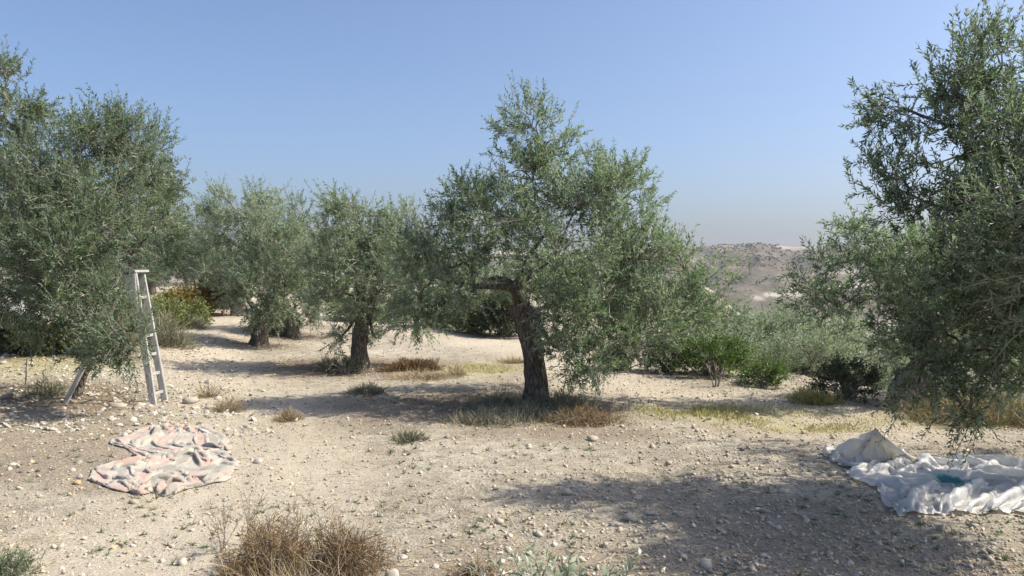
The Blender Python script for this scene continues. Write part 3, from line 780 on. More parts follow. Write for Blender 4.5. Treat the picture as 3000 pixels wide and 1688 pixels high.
# ------------------------------------------------------------------ shrubs and tufts
def blades(G, g, base, dirs, length, width, bend, m, tint):
    """thin tapering stalks, two faces each side of a bend"""
    M = len(base)
    S = nrm(np.cross(dirs, nrm(g.normal(size=(M, 3)))))
    b2 = bend * length[:, None]
    p1 = base + dirs * (length * 0.5)[:, None] + b2 * 0.3
    p2 = base + dirs * length[:, None] + b2
    w = width[:, None]
    V = np.stack([base - S * w, base + S * w, p1 + S * w * 0.8, p1 - S * w * 0.8, p2], 1)
    f4 = np.array([[0, 1, 2, 3]]); f3 = np.array([[3, 2, 4]])
    o = (np.arange(M) * 5)[:, None]
    G.add(V.reshape(-1, 3), [f4 + o, f3 + o], m, np.repeat(tint, 5))

def leafy_shrub(px, py, w, h, label, seed, mat, n=None, leaf=0.035, leaf_w=0.24, name='shrub', category='shrub', group=None, depth_r=None, base=None, twigs=9):
    """rounded leafy shrub of width w and height h (metres) standing at a pixel of the ground"""
    g = np.random.default_rng(seed)
    base = ground_at(px, py) if base is None else np.asarray(base, float)
    root = thing(name, base, label, category, group)
    Gs, Gl = Geo(), Geo()
    r = np.array([w / 2, depth_r or w / 2, h * 0.55])
    far = float(np.clip(base[1] / 13.0, 1, 1.7))
    leaf = leaf * far ** 0.7
    n = n or int(64 / far ** 1.4 * w * max(h, 0.4) / 0.5)
    u = nrm(g.normal(size=(n, 3))); u[:, 2] = np.abs(u[:, 2]) * 1.3 - 0.5
    lump = 1 + 0.35 * (fbm(u[:, 0] * 2.2 + seed, u[:, 1] * 2.2 + u[:, 2] * 2, seed, 3) - 0.5) * 2
    cc = base + np.array([0, 0, h * 0.42]) + u * r * (0.45 + 0.55 * g.random(n) ** 0.5)[:, None] * lump[:, None]
    cc[:, 2] = np.maximum(cc[:, 2], base[2] + 0.04)
    ns = min(n, 60)
    s = base + g.normal(0, 0.06, (ns, 3)) * np.array([w, w, 0]); s[:, 2] = base[2] - 0.03
    t = np.linspace(0, 1, 5)[None, :, None]
    P = s[:, None] + (cc[:ns] - s)[:, None] * t + np.array([0, 0, 0.1 * h]) * np.sin(np.pi * t)
    V, q = tubes(P, np.broadcast_to(np.linspace(0.014, 0.005, 5) * max(w, 0.4), (ns, 5)), 4)
    Gs.add(V, q, 0, np.repeat(g.random(ns), 20))
    obj('stems', Gs.mesh('stems', [M_TWIG], True, base), root)
    d = nrm(np.repeat(u, twigs, 0) * 0.9 + g.normal(size=(n * twigs, 3)) * 0.7 + np.array([0, 0, 0.35]))
    b = np.repeat(cc, twigs, 0) + g.normal(0, 0.05, (n * twigs, 3)) * max(w, 0.5)
    leaf = leaf * 1.2
    L = g.uniform(1.6, 3.4, n * twigs) * leaf
    twig_sprays(Gl, g, b, d, L, g.normal(0, 0.15, n * twigs), leaf, leaf_w, 10, False, r0=0.0025, sg=2)
    obj('foliage', Gl.mesh('foliage', [mat, M_TWIG], False, base), root, kind='stuff')
    return root

def twiggy_shrub(px, py, w, h, label, seed, mat, n=2500, name='shrub', category='shrub', group=None, blade=0.09, width=0.0022, straw=0, depth_r=None, base=None, tint0=0.5, spiky=0.35):
    """low cushion of fine stalks (thyme, broom, dry weeds)"""
    g = np.random.default_rng(seed)
    base = ground_at(px, py) if base is None else np.asarray(base, float)
    root = thing(name, base, label, category, group)
    G, Gs = Geo(), Geo()
    u = nrm(g.normal(size=(n, 3))); u[:, 2] = np.abs(u[:, 2])
    lump = 1 + 0.8 * (fbm(u[:, 0] * 3.2 + seed, u[:, 1] * 3.2 + u[:, 2] * 1.5, seed, 3) - 0.5) * 2
    r = np.array([w / 2, depth_r or w / 2, h])
    p = base + u * r * ((0.35 + 0.6 * g.random(n) ** 0.6) * lump)[:, None]
    p[:, 2] = height(p[:, 0], p[:, 1]) + np.maximum(p[:, 2] - base[2] - blade * 0.5, 0)
    d = nrm(u * np.array([1, 1, 0.6]) + np.array([0, 0, 0.55]) + spiky * g.normal(size=(n, 3)))
    tint = (tint0 + 0.35 * (lump - 1) + g.normal(0, 0.17, n)).clip(0, 1)
    blades(G, g, p, d, blade * g.uniform(0.5, 1.3, n), np.full(n, width), g.normal(0, 0.25, (n, 3)), 0, tint)
    # stems from the root
    ns = max(20, n // 25)
    s = base + g.normal(0, 0.05, (ns, 3)) * np.array([w, w, 0]); s[:, 2] = base[2] - 0.02
    e = p[:ns]
    t = np.linspace(0, 1, 4)[None, :, None]
    V, q = tubes(s[:, None] + (e - s)[:, None] * t + np.array([0, 0, 0.06]) * np.sin(np.pi * t), np.broadcast_to(np.linspace(0.005, 0.002, 4), (ns, 4)), 3)
    Gs.add(V, q, 0, np.repeat(g.random(ns), 12))
    obj('stems', Gs.mesh('stems', [M_TWIG], True, base), root)
    mats = [mat, M_STRAW]
    if straw:
        a = g.random(straw) * 6.283; rr = np.sqrt(g.random(straw))
        b = base + np.stack([np.cos(a) * rr * w * 0.5, np.sin(a) * rr * (depth_r or w / 2), 0 * a], 1)
        b[:, 2] = height(b[:, 0], b[:, 1]) + 0.3 * h * (1 - rr)
        d = nrm(g.normal(size=(straw, 3)) * np.array([0.55, 0.55, 0.2]) + np.array([0, 0, 0.9]))
        blades(G, g, b, d, g.uniform(0.5, 1.25, straw) * h, np.full(straw, 0.0017), g.normal(0, 0.3, (straw, 3)) * np.array([1, 1, 0.6]), 1, g.random(straw))
    obj('foliage', G.mesh('foliage', mats, False, base), root, kind='stuff')
    return root

# brink of the slope, right
leafy_shrub(2085, 1100, 1.05, 0.66, 'bright green leafy shrub, largest one at the brink of the slope', 201, M_LENTISK, leaf=0.045)
leafy_shrub(1955, 1088, 0.75, 0.50, 'darker green shrub under the hanging branches beside the bright one', 203, M_DARKBUSH, leaf=0.045)
leafy_shrub(2250, 1128, 0.70, 0.33, 'low green shrub in shade, just right of the bright green one', 205, M_LENTISK, leaf=0.04)
leafy_shrub(2480, 1170, 0.7, 0.55, 'dark round shrub at the brink beside the leaning trunk', 207, M_DARKBUSH, leaf=0.04)
twiggy_shrub(2390, 1180, 0.55, 0.16, 'low yellow-green shrub in front of the thin-stemmed tree', 209, M_GRASS, 2200, blade=0.07, width=0.004)
leafy_shrub(1830, 1085, 0.8, 0.4, 'shaded green shrub behind the lowest hanging branch of the central tree', 211, M_DARKBUSH, leaf=0.045)
for k, (px, py, w, h, lab) in enumerate([(2800, 1225, 1.2, 0.30, 'dry yellow brush under the hanging branches, left part'), (2960, 1235, 1.2, 0.34, 'dry yellow brush under the hanging branches, at the picture edge')]):
    twiggy_shrub(px, py, w, h, lab, 213 + k, M_DRYBRUSH, 3200, blade=0.13, width=0.003, straw=350, spiky=0.6)
# track edge, left
leafy_shrub(612, 922, 1.0, 0.95, 'tallest orange-yellow shrub at the far end of the track', 221, M_ORANGE, leaf=0.07)
leafy_shrub(525, 932, 0.75, 0.75, 'smaller orange-yellow shrub left of the tallest one', 223, M_ORANGE, leaf=0.07)
leafy_shrub(475, 965, 1.0, 0.6, 'yellow-green shrub at the track edge below the orange ones', 225, M_YGREEN, leaf=0.06)
leafy_shrub(560, 946, 0.7, 0.42, 'olive-green shrub touching the orange ones at the track edge', 227, M_YGREEN, leaf=0.06)
twiggy_shrub(480, 1010, 1.1, 0.55, 'bare greyish brushwood shrub beside the track behind the ladder', 229, M_GREYWEED, 2600, blade=0.2, width=0.004, spiky=0.5)
twiggy_shrub(520, 962, 1.1, 0.3, 'brownish dry brush in front of the orange shrubs', 231, M_GREYWEED, 2200, blade=0.2, width=0.005)
leafy_shrub(400, 975, 1.1, 0.8, 'green shrub behind the ladder rails', 233, M_YGREEN, leaf=0.06)
leafy_shrub(240, 1030, 1.3, 0.45, 'yellow-green low shrub behind the slanting trunk', 235, M_YGREEN, leaf=0.05)
leafy_shrub(110, 1035, 1.0, 0.6, 'green shrub on the stony bank below the white sack', 237, M_YGREEN, leaf=0.05)
leafy_shrub(20, 1030, 0.9, 0.7, 'dark shrub on the stony bank at the picture edge', 239, M_DARKBUSH, leaf=0.05)
# behind the central tree
leafy_shrub(1390, 975, 1.0, 0.95, 'yellow-green shrub behind the central tree, left of its trunk', 241, M_YGREEN, leaf=0.06)
leafy_shrub(1310, 960, 1.3, 1.0, 'dark green shrub behind the low limb of the central tree', 243, M_DARKBUSH, leaf=0.06)
leafy_shrub(1480, 985, 1.2, 1.1, 'grey-green shrub close behind the central trunk', 245, M_DARKBUSH, leaf=0.06)
leafy_shrub(1060, 935, 1.5, 0.7, 'green shrub far behind the middle tree trunk', 247, M_YGREEN, leaf=0.07)
leafy_shrub(810, 960, 0.9, 0.55, 'yellow-green shrub between the two trunks by the track', 249, M_YGREEN, leaf=0.06)
# clearing
twiggy_shrub(1215, 1085, 0.92, 0.20, 'brown mound of thyme beside the middle tree', 251, M_THYME, 5200, blade=0.06, width=0.004, depth_r=0.3, tint0=0.42)
leafy_shrub(1010, 1096, 0.48, 0.26, 'dark green low shrub at the foot of the middle tree', 253, M_DARKBUSH, leaf=0.03)
twiggy_shrub(960, 1085, 0.35, 0.22, 'grey-green weed clump left of the middle tree foot', 255, M_GREYWEED, 1200, blade=0.09, width=0.003)
twiggy_shrub(1240, 1108, 0.95, 0.10, 'bleached dry grass in front of the brown mound', 257, M_STRAW, 1800, blade=0.10, width=0.0022, depth_r=0.35)
twiggy_shrub(1340, 1100, 0.3, 0.2, 'dry straw-coloured weed right of the brown mound', 259, M_STRAW, 500, blade=0.12, width=0.0022)
twiggy_shrub(1500, 1065, 0.5, 0.12, 'tan dry grass clump on the track behind the central trunk', 261, M_STRAW, 700, blade=0.11, width=0.003)
for k, (px, py, w, h, m, lab) in enumerate([
        (1470, 1195, 0.95, 0.22, M_GREYWEED, 'grey-green weeds at the foot of the central trunk, shaded side'),
        (1650, 1198, 0.85, 0.22, M_GREYWEED, 'grey-green weeds at the foot of the central trunk, sunny side'),
        (1550, 1228, 1.0, 0.15, M_GREYWEED, 'weeds in front of the central trunk'),
        (1710, 1235, 0.8, 0.15, M_THYME, 'dry brown weeds right of the central trunk'),
        (1420, 1238, 0.8, 0.14, M_GREYWEED, 'sage-coloured weeds in the shade left of the central trunk')]):
    twiggy_shrub(px, py, w, h, lab, 263 + k, m, 2400, blade=0.085, width=0.0024, straw=220, depth_r=0.34, spiky=0.7)
twiggy_shrub(845, 1232, 0.26, 0.12, 'small tan grass tussock at the tip of the central shadow', 271, M_STRAW, 900, blade=0.08, width=0.002, tint0=0.25)
twiggy_shrub(668, 1205, 0.30, 0.15, 'straw tussock right of the ladder foot', 273, M_STRAW, 900, blade=0.1, width=0.002, tint0=0.3)
twiggy_shrub(610, 1165, 0.28, 0.24, 'thin reddish dry weed right of the ladder foot', 275, M_THYME, 260, blade=0.16, width=0.0018, spiky=0.2, tint0=0.8)
twiggy_shrub(1080, 1150, 0.5, 0.12, 'grey weed patch in the shade of the central tree', 277, M_GREYWEED, 1200, blade=0.08, width=0.0025)
twiggy_shrub(1195, 1290, 0.3, 0.08, 'grey-green leafy weed in front of the central shadow', 279, M_GREYWEED, 500, blade=0.08, width=0.004)
twiggy_shrub(140, 1160, 0.5, 0.22, 'grey weed against the slanting trunk', 281, M_GREYWEED, 1200, blade=0.09, width=0.003)
# foreground
twiggy_shrub(790, 1668, 0.52, 0.27, 'brown heather-like shrub in front, the lower of two mounds', 291, M_THYME, 5200, blade=0.048, width=0.0014, straw=60, depth_r=0.24, tint0=0.44, spiky=1.0)
twiggy_shrub(1010, 1676, 0.48, 0.27, 'brown heather-like shrub in front, the darker of two mounds', 293, M_THYME, 5200, blade=0.048, width=0.0014, straw=50, depth_r=0.22, tint0=0.36, spiky=1.0)
twiggy_shrub(890, 1720, 0.75, 0.13, 'dry bent grass in front of the two brown mounds', 295, M_STRAW, 800, blade=0.17, width=0.0011, depth_r=0.2, spiky=0.6, tint0=0.3)
twiggy_shrub(1390, 1690, 0.36, 0.10, 'small reddish-brown shrub behind the young olive shoots', 297, M_THYME, 700, blade=0.05, width=0.0012, tint0=0.6, spiky=0.8)
leafy_shrub(15, 1700, 0.22, 0.12, 'small green weed in the bottom corner', 299, M_WEED, n=30, leaf=0.022, leaf_w=0.14, name='weed', category='weed')

def tall_weed(px, py, h, label, seed, mat, nst=4, leaf=0.022):
    g = np.random.default_rng(seed); base = ground_at(px, py)
    root = thing('weed', base, label, 'weed')
    G = Geo()
    b = base + g.normal(0, 0.015, (nst, 3)) * np.array([1, 1, 0])
    d = nrm(g.normal(size=(nst, 3)) * np.array([0.35, 0.3, 0.1]) + np.array([0, 0, 1.0]))
    twig_sprays(G, g, b, d, h * g.uniform(0.7, 1.1, nst), g.normal(-0.05, 0.05, nst), leaf, 0.13, 26, False, r0=0.0022)
    b2 = np.repeat(b, 5, 0) + np.repeat(d, 5, 0) * (h * g.uniform(0.35, 0.85, nst * 5))[:, None]
    d2 = nrm(np.repeat(d, 5, 0) + 0.8 * g.normal(size=(nst * 5, 3)))
    twig_sprays(G, g, b2, d2, h * g.uniform(0.2, 0.4, nst * 5), g.normal(0.1, 0.1, nst * 5), leaf * 0.8, 0.13, 14, False, r0=0.0015)
    obj('foliage', G.mesh('foliage', [mat, M_TWIG], False, base), root, kind='stuff')
tall_weed(880, 1640, 0.34, 'tall pale green weed between the two brown mounds', 301, M_WEED)
tall_weed(950, 1640, 0.42, 'thin weed leaning out to the right behind the brown mounds', 303, M_YGREEN, 3)
tall_weed(650, 1620, 0.30, 'yellowish seed-headed weed at the edge of the brown mounds', 305, M_STRAW, 6)
tall_weed(720, 1600, 0.36, 'tan seed-headed weed behind the lower brown mound', 307, M_STRAW, 6)

# dead and bare plants
def bare_plant(base, h, spread, n, label, seed, name, category, r0=0.012, mat=None, lean=(0, 0)):
    g = np.random.default_rng(seed); root = thing(name, base, label, category)
    for k in range(n):
        a = k / n * 6.28 + g.random()
        tip = base + np.array([math.cos(a) * spread * g.uniform(0.5, 1) + lean[0], math.sin(a) * spread * g.uniform(0.4, 0.8) + lean[1], h * g.uniform(0.7, 1.1)])
        s = base + np.array([math.cos(a) * 0.02, math.sin(a) * 0.02, -0.03])
        mid = s + (tip - s) * 0.5 + g.normal(0, 0.12, 3) * h * 0.5
        P = curve_pts([s, mid, tip], 10)
        V, q = tubes(P, np.linspace(r0, r0 * 0.35, 10), 6)
        st = obj('stem', make_mesh('stem', V - base, [q], [mat or M_BARK_PALE], None, True), root)
        for b in range(2):
            j = int(g.integers(4, 8)); e = P[j] + np.array([g.normal(0, 0.3), g.normal(0, 0.2), 0.35 + 0.2 * g.random()]) * h * 0.5
            V, q = tubes(curve_pts([P[j], (P[j] + e) / 2 + g.normal(0, 0.03, 3) * h, e], 6), np.linspace(r0 * 0.5, r0 * 0.15, 6), 5)
            obj('twig', make_mesh('twig', V - base, [q], [mat or M_BARK_PALE], None, True), st)
    return root
bare_plant(ground_at(2097, 1133), 0.34, 0.16, 6, 'bare dead shrub with pale stems in front of the bright green shrub', 311, 'dead_shrub', 'dead shrub')
bare_plant(ground_at(2450, 1178), 0.30, 0.06, 2, 'bleached crooked dead stem at the foot of the dark round shrub', 313, 'dead_sapling', 'dead sapling', 0.012)
bare_plant(ground_at(1700, 1215), 0.20, 0.07, 3, 'small bare dry plant right of the central trunk', 317, 'dry_plant', 'dry plant', 0.006)
bare_plant(ground_at(72, 1150), 0.55, 0.04, 1, 'thin upright bare sapling on the stony bank', 319, 'bare_sapling', 'sapling', 0.014)

# ------------------------------------------------------------------ wooden ladder
def wood_mat():
    m, nt, b, out = new_mat('weathered_wood')
    co = coord(nt)
    mp = nt.nodes.new('ShaderNodeMapping'); mp.inputs['Scale'].default_value = (9, 9, 0.8); nt.links.new(co, mp.inputs[0])
    n = noise(nt, 9, 6, 0.65, mp.outputs[0], 0.6)
    r = ramp(nt, [(0.3, (0.20, 0.19, 0.175)), (0.5, (0.36, 0.355, 0.335)), (0.7, (0.47, 0.465, 0.44))]); nt.links.new(n.outputs[0], r.inputs[0])
    nt.links.new(r.outputs[0], b.inputs['Base Color']); b.inputs['Roughness'].default_value = 0.85
    bump(nt, n.outputs[0], 0.5, 0.004, b)
    return m
M_WOOD = wood_mat()

def plank(p0, p1, w, t, side, w1=None):
    """bevelled bar from p0 to p1; w along side, t across"""
    p0, p1, side = (np.asarray(v, float) for v in (p0, p1, side))
    ax = nrm(p1 - p0); S = nrm(side - ax * (side @ ax)); U = np.cross(ax, S)
    w1 = w1 or w
    e = 0.18
    sec = np.array([[-1, -1 + e], [-1 + e, -1], [1 - e, -1], [1, -1 + e], [1, 1 - e], [1 - e, 1], [-1 + e, 1], [-1, 1 - e]])
    V = []
    for p, ww in ((p0, w), (p1, w1)):
        V += [p + S * s[0] * ww / 2 + U * s[1] * t / 2 for s in sec]
    q = [[i, (i + 1) % 8, 8 + (i + 1) % 8, 8 + i] for i in range(8)]
    f = np.array(q)
    caps = np.array([[0, 7, 6, 1], [1, 6, 5, 2], [2, 5, 4, 3], [8, 9, 14, 15], [9, 10, 13, 14], [10, 11, 12, 13]])
    return np.array(V), np.vstack([f, caps])

def build_ladder():
    f1 = ground_at(450, 1187); f2 = ground_at(484, 1176)
    d = f1[1]
    t1 = at(390, 800, d + 0.10); t2 = at(414, 801, d + 0.36)
    f1b = f1 + [0, 0, -0.02]; f2b = f2 + [0, 0, -0.02]
    base = np.array([(f1[0] + t1[0]) / 2 - 0.3, d, float(height(f1[0] - 0.4, d))])
    root = thing('ladder', base, 'weathered grey wooden ladder propped open among the olive branches', 'ladder')
    yv = np.array([0.0, 1.0, 0.0]); xv = np.array([1.0, 0, 0])
    def part(name, p0, p1, w, t, side, parent=root, w1=None):
        V, f = plank(p0, p1, w, t, side, w1)
        return obj(name, make_mesh(name, V - base, [f], [M_WOOD]), parent)
    part('rail', f1b, t1, 0.075, 0.032, xv, w1=0.085)
    part('rail', f2b, t2, 0.075, 0.032, xv, w1=0.085)
    for k in range(6):
        t = 0.09 + k * 0.145
        part('rung', f1b + (t1 - f1b) * t + [0, -0.02, 0], f2b + (t2 - f2b) * t + [0, 0.02, 0], 0.034, 0.026, np.array([0, 0, 1.0]))
    # the single prop on the other side of the crown
    g1 = ground_at(168, 1186); g1 = np.array([g1[0], d + 0.12, height(g1[0], d + 0.12) - 0.02])
    part('prop', g1, (t1 + t2) / 2 + [-0.10, 0, -0.02], 0.05, 0.04, xv)
    top = (t1 + t2) / 2
    part('top_step', np.array([top[0] - 0.06, t1[1] - 0.05, top[2] + 0.025]), np.array([top[0] - 0.06, t2[1] + 0.05, top[2] + 0.025]), 0.24, 0.03, xv)
    # boards closing the head of the ladder
    part('head_board', t1 + (f1b - t1) * 0.01 + [-0.05, -0.03, 0], t1 + (f1b - t1) * 0.30 + [-0.045, -0.03, 0], 0.17, 0.018, xv, w1=0.10)
build_ladder()

# ------------------------------------------------------------------ cloths lying on the ground
def settle(P, rest_u, rest_v, gfun, steps, bend=0.25, seed=0, pull=None, hold=None, shear=0.5, bend4=0.0, grav=0.0009, flat=0.35):
    """lets a sheet (nu,nv,3) that is larger than its footprint buckle and settle on the ground"""
    P = P.copy(); vel = np.zeros_like(P); tgt = P.copy()
    def solve(a, b, L, w):
        d = b - a; l = np.linalg.norm(d, axis=-1, keepdims=True)
        c = 0.5 * w * (l - L) / np.maximum(l, 1e-6) * d
        return c
    nu, nv, _ = P.shape
    Ld = np.hypot(rest_u, rest_v)
    for s in range(steps):
        vel *= 0.90; vel[..., 2] -= grav
        old = P.copy(); P += vel
        gz_ = gfun(P[..., 0], P[..., 1]) + 0.006
        for it in range(5):
            for o in (0, 1):
                m = (nu - o) // 2
                a, b = P[o:o + 2 * m:2], P[o + 1:o + 2 * m:2]; c = solve(a, b, rest_u, 1.0); a += c; b -= c
                m = (nv - o) // 2
                a, b = P[:, o:o + 2 * m:2], P[:, o + 1:o + 2 * m:2]; c = solve(a, b, rest_v, 1.0); a += c; b -= c
            for (a, b) in ((P[:-1, :-1], P[1:, 1:]), (P[1:, :-1], P[:-1, 1:])):
                c = solve(a, b, Ld, shear * 0.5); a += c; b -= c
            for o in range(4):
                m = len(range(o, nu - 2, 4))
                a, b = P[o:nu - 2:4], P[o + 2:nu:4]; c = solve(a, b, 2 * rest_u, bend); a += c; b -= c
                a, b = P[:, o:nv - 2:4], P[:, o + 2:nv:4]; c = solve(a, b, 2 * rest_v, bend); a += c; b -= c
            if bend4:
                for o in range(0, 12, 2):
                    a, b = P[o:nu - 6:12], P[o + 6:nu:12]; m = min(len(a), len(b)); a, b = a[:m], b[:m]; c = solve(a, b, 6 * rest_u, bend4); a += c; b -= c
                    a, b = P[:, o:nv - 6:12], P[:, o + 6:nv:12]; m = min(a.shape[1], b.shape[1]); a, b = a[:, :m], b[:, :m]; c = solve(a, b, 6 * rest_v, bend4); a += c; b -= c
            if pull is not None:
                P[..., :2] += (tgt[..., :2] - P[..., :2]) * pull[..., None]
            if hold is not None:
                for (i, j, q) in hold:
                    P[i, j] = q
            P[[0, 1, -2, -1], :, 2] += flat * (gz_ - P[..., 2])[[0, 1, -2, -1], :]; P[:, [0, 1, -2, -1], 2] += flat * (gz_ - P[..., 2])[:, [0, 1, -2, -1]]
            low = P[..., 2] < gz_
            P[..., 2] = np.where(low, gz_, P[..., 2])
        on = P[..., 2] <= gz_ + 0.002
        vel = P - old
        vel[on] *= 0.3
        sp = np.linalg.norm(vel, axis=-1, keepdims=True); vel *= np.minimum(1, 0.03 / np.maximum(sp, 1e-9))
    return P

def outline_sheet(rows, nu, nv):
    """rows: (py, px left, px right) from front to back -> footprint grid on the ground"""
    rows = sorted(rows, key=lambda r: -r[0])
    L = np.array([ground_at(r[1], r[0]) for r in rows]); R = np.array([ground_at(r[2], r[0]) for r in rows])
    t = np.linspace(0, 1, len(rows)); tv = np.linspace(0, 1, nv)
    Lx = np.stack([np.interp(tv, t, L[:, k]) for k in range(3)], 1); Rx = np.stack([np.interp(tv, t, R[:, k]) for k in range(3)], 1)
    u = np.linspace(0, 1, nu)[:, None, None]
    return Lx[None] * (1 - u) + Rx[None] * u

def grid_mesh(name, P, mats, off, uvscale=(1, 1), sel=None, smooth=True):
    nu, nv, _ = P.shape
    idx = np.arange(nu * nv).reshape(nu, nv)
    q = np.stack([idx[:-1, :-1], idx[1:, :-1], idx[1:, 1:], idx[:-1, 1:]], -1)
    if sel is not None:
        q = q[sel[0]:sel[1], sel[2]:sel[3]]
    uu, vv = np.meshgrid(np.linspace(0, uvscale[0], nu), np.linspace(0, uvscale[1], nv), indexing='ij')
    V = P.reshape(-1, 3) - off; uv = np.stack([uu, vv], -1).reshape(-1, 2)
    q = q.reshape(-1, 4)
    if sel is not None:
        used, inv = np.unique(q, return_inverse=True); q = inv.reshape(-1, 4); V = V[used]; uv = uv[used]
    return make_mesh(name, V, [q], mats, None, smooth, None, uv)

def plaid_mat():
    m, nt, b, out = new_mat('plaid_wool')
    uv = coord(nt, 'UV'); sep = nt.nodes.new('ShaderNodeSeparateXYZ'); nt.links.new(uv, sep.inputs[0])
    def band(axis, period, lo, hi, off=0.0):
        t = math_n(nt, 'FRACT', math_n(nt, 'ADD', math_n(nt, 'DIVIDE', sep.outputs[axis], period), off))
        return math_n(nt, 'MULTIPLY', math_n(nt, 'GREATER_THAN', t, lo), math_n(nt, 'LESS_THAN', t, hi))
    base = (0.39, 0.358, 0.295)
    c = mix(nt, math_n(nt, 'MULTIPLY', band(0, 0.52, 0.10, 0.34), 0.38), base, (0.40, 0.16, 0.13))
    c = mix(nt, math_n(nt, 'MULTIPLY', band(1, 0.52, 0.10, 0.34), 0.38), c, (0.40, 0.16, 0.13))
    c = mix(nt, math_n(nt, 'MULTIPLY', band(0, 0.52, 0.52, 0.66), 0.7), c, (0.20, 0.19, 0.18))
    c = mix(nt, math_n(nt, 'MULTIPLY', band(1, 0.52, 0.55, 0.70), 0.7), c, (0.20, 0.19, 0.18))
    c = mix(nt, math_n(nt, 'MULTIPLY', band(1, 0.52, 0.20, 0.23), 0.6), c, (0.30, 0.28, 0.28))
    n = noise(nt, 3, 4, 0.6, uv); nr = ramp(nt, [(0.3, (0.82, 0.82, 0.8)), (0.7, (1.08, 1.07, 1.05))]); nt.links.new(n.outputs[0], nr.inputs[0])
    c = mix(nt, 1.0, c, nr.outputs[0], 'MULTIPLY')
    c = mix(nt, 0.12, c, (0.40, 0.365, 0.30))
    nt.links.new(c, b.inputs['Base Color']); b.inputs['Roughness'].default_value = 0.95
    b.inputs['Specular IOR Level'].default_value = 0.1
    b.inputs['Sheen Weight'].default_value = 0.25; b.inputs['Sheen Roughness'].default_value = 0.6
    n2 = noise(nt, 260, 3, 0.7, uv); bump(nt, n2.outputs[0], 0.35, 0.004, b)
    return m

def build_blanket():
    rows = [(1444, 372, 505), (1428, 300, 560), (1412, 262, 655), (1395, 258, 684), (1376, 268, 690), (1360, 330, 686), (1345, 392, 668), (1332, 405, 664), (1318, 375, 668), (1305, 318, 660), (1292, 322, 672), (1278, 385, 655), (1266, 412, 622), (1258, 436, 596)]
    nu, nv = 84, 140
    P = outline_sheet(rows, nu, nv)
    su, sv = 1.50, 2.75
    uu, vv = np.meshgrid(np.linspace(0, su, nu), np.linspace(0, sv, nv), indexing='ij')
    # ragged outline: every edge wanders
    P[..., 0] += 0.10 * (fbm(vv * 3.1 + uu * 0.6, uu * 0.8 + 3, 14, 3) - 0.5); P[..., 1] += 0.16 * (fbm(uu * 3.3, vv * 0.8 + 7, 16, 3) - 0.5)
    w1 = fbm(uu * 1.4 + 0.7 * vv, vv * 2.6 - 0.9 * uu, 5, 2); w2 = fbm(uu * 3.4 - vv, vv * 4.4 + uu, 8, 2)
    P[..., 2] += 0.02 + 0.42 * np.maximum(w1 - 0.45, 0) + 0.14 * np.maximum(w2 - 0.42, 0)
    edge = np.minimum.reduce([uu / su, 1 - uu / su, vv / sv, 1 - vv / sv])
    pull = np.where(edge < 0.02, 0.05, 0.016)
    P = settle(P, su / (nu - 1), sv / (nv - 1), height, 80, 0.2, 4, pull, None, 0.45, 0.06, 0.0026, 0.14)
    P[..., 2] += 0.006 * (fbm(uu * 20, vv * 20, 6, 2) - 0.5)
    c = P.reshape(-1, 3).mean(0); base = np.array([c[0], c[1], float(height(c[0], c[1]))])
    o = obj('blanket', grid_mesh('blanket', P, [plaid_mat()], base, (su, sv)), None, base, label='crumpled cream and faded red plaid blanket lying on the stony ground', category='blanket')
    md = o.modifiers.new('thickness', 'SOLIDIFY'); md.thickness = 0.007; md.offset = 1
build_blanket()

def plastic_mat(name, tint, see=0.16, grime=True):
    m, nt, b, out = new_mat(name)
    co = coord(nt)
    n = noise(nt, 5, 5, 0.6, co)
    r = ramp(nt, [(0.3, tuple(0.78 * c for c in tint)), (0.65, tint)]); nt.links.new(n.outputs[0], r.inputs[0])
    nt.links.new(r.outputs[0], b.inputs['Base Color']); b.inputs['Roughness'].default_value = 0.3
    b.inputs['Specular IOR Level'].default_value = 0.5
    n2 = nt.nodes.new('ShaderNodeTexVoronoi'); n2.inputs['Scale'].default_value = 9; n2.feature = 'SMOOTH_F1'; n2.inputs['Smoothness'].default_value = 0.15
    nt.links.new(noise(nt, 3, 3, 0.5, co).outputs['Color'], n2.inputs['Vector']); bump(nt, n2.outputs['Distance'], 0.22, 0.05, b)
    tr = nt.nodes.new('ShaderNodeBsdfTranslucent'); nt.links.new(r.outputs[0], tr.inputs[0])
    tp = nt.nodes.new('ShaderNodeBsdfTransparent'); tp.inputs[0].default_value = (*tint, 1)
    m1 = nt.nodes.new('ShaderNodeMixShader'); m1.inputs[0].default_value = 0.38
    nt.links.new(b.outputs[0], m1.inputs[1]); nt.links.new(tr.outputs[0], m1.inputs[2])
    m2 = nt.nodes.new('ShaderNodeMixShader'); m2.inputs[0].default_value = see
    nt.links.new(m1.outputs[0], m2.inputs[1]); nt.links.new(tp.outputs[0], m2.inputs[2])
    nt.links.new(m2.outputs[0], out.inputs[0])
    return m
M_PLASTIC = plastic_mat('milky_plastic', (0.82, 0.815, 0.80), 0.08)
M_SACK = plastic_mat('white_sack', (0.87, 0.85, 0.80), 0.0)
M_TEAL = plastic_mat('teal_plastic', (0.13, 0.36, 0.38), 0.0)

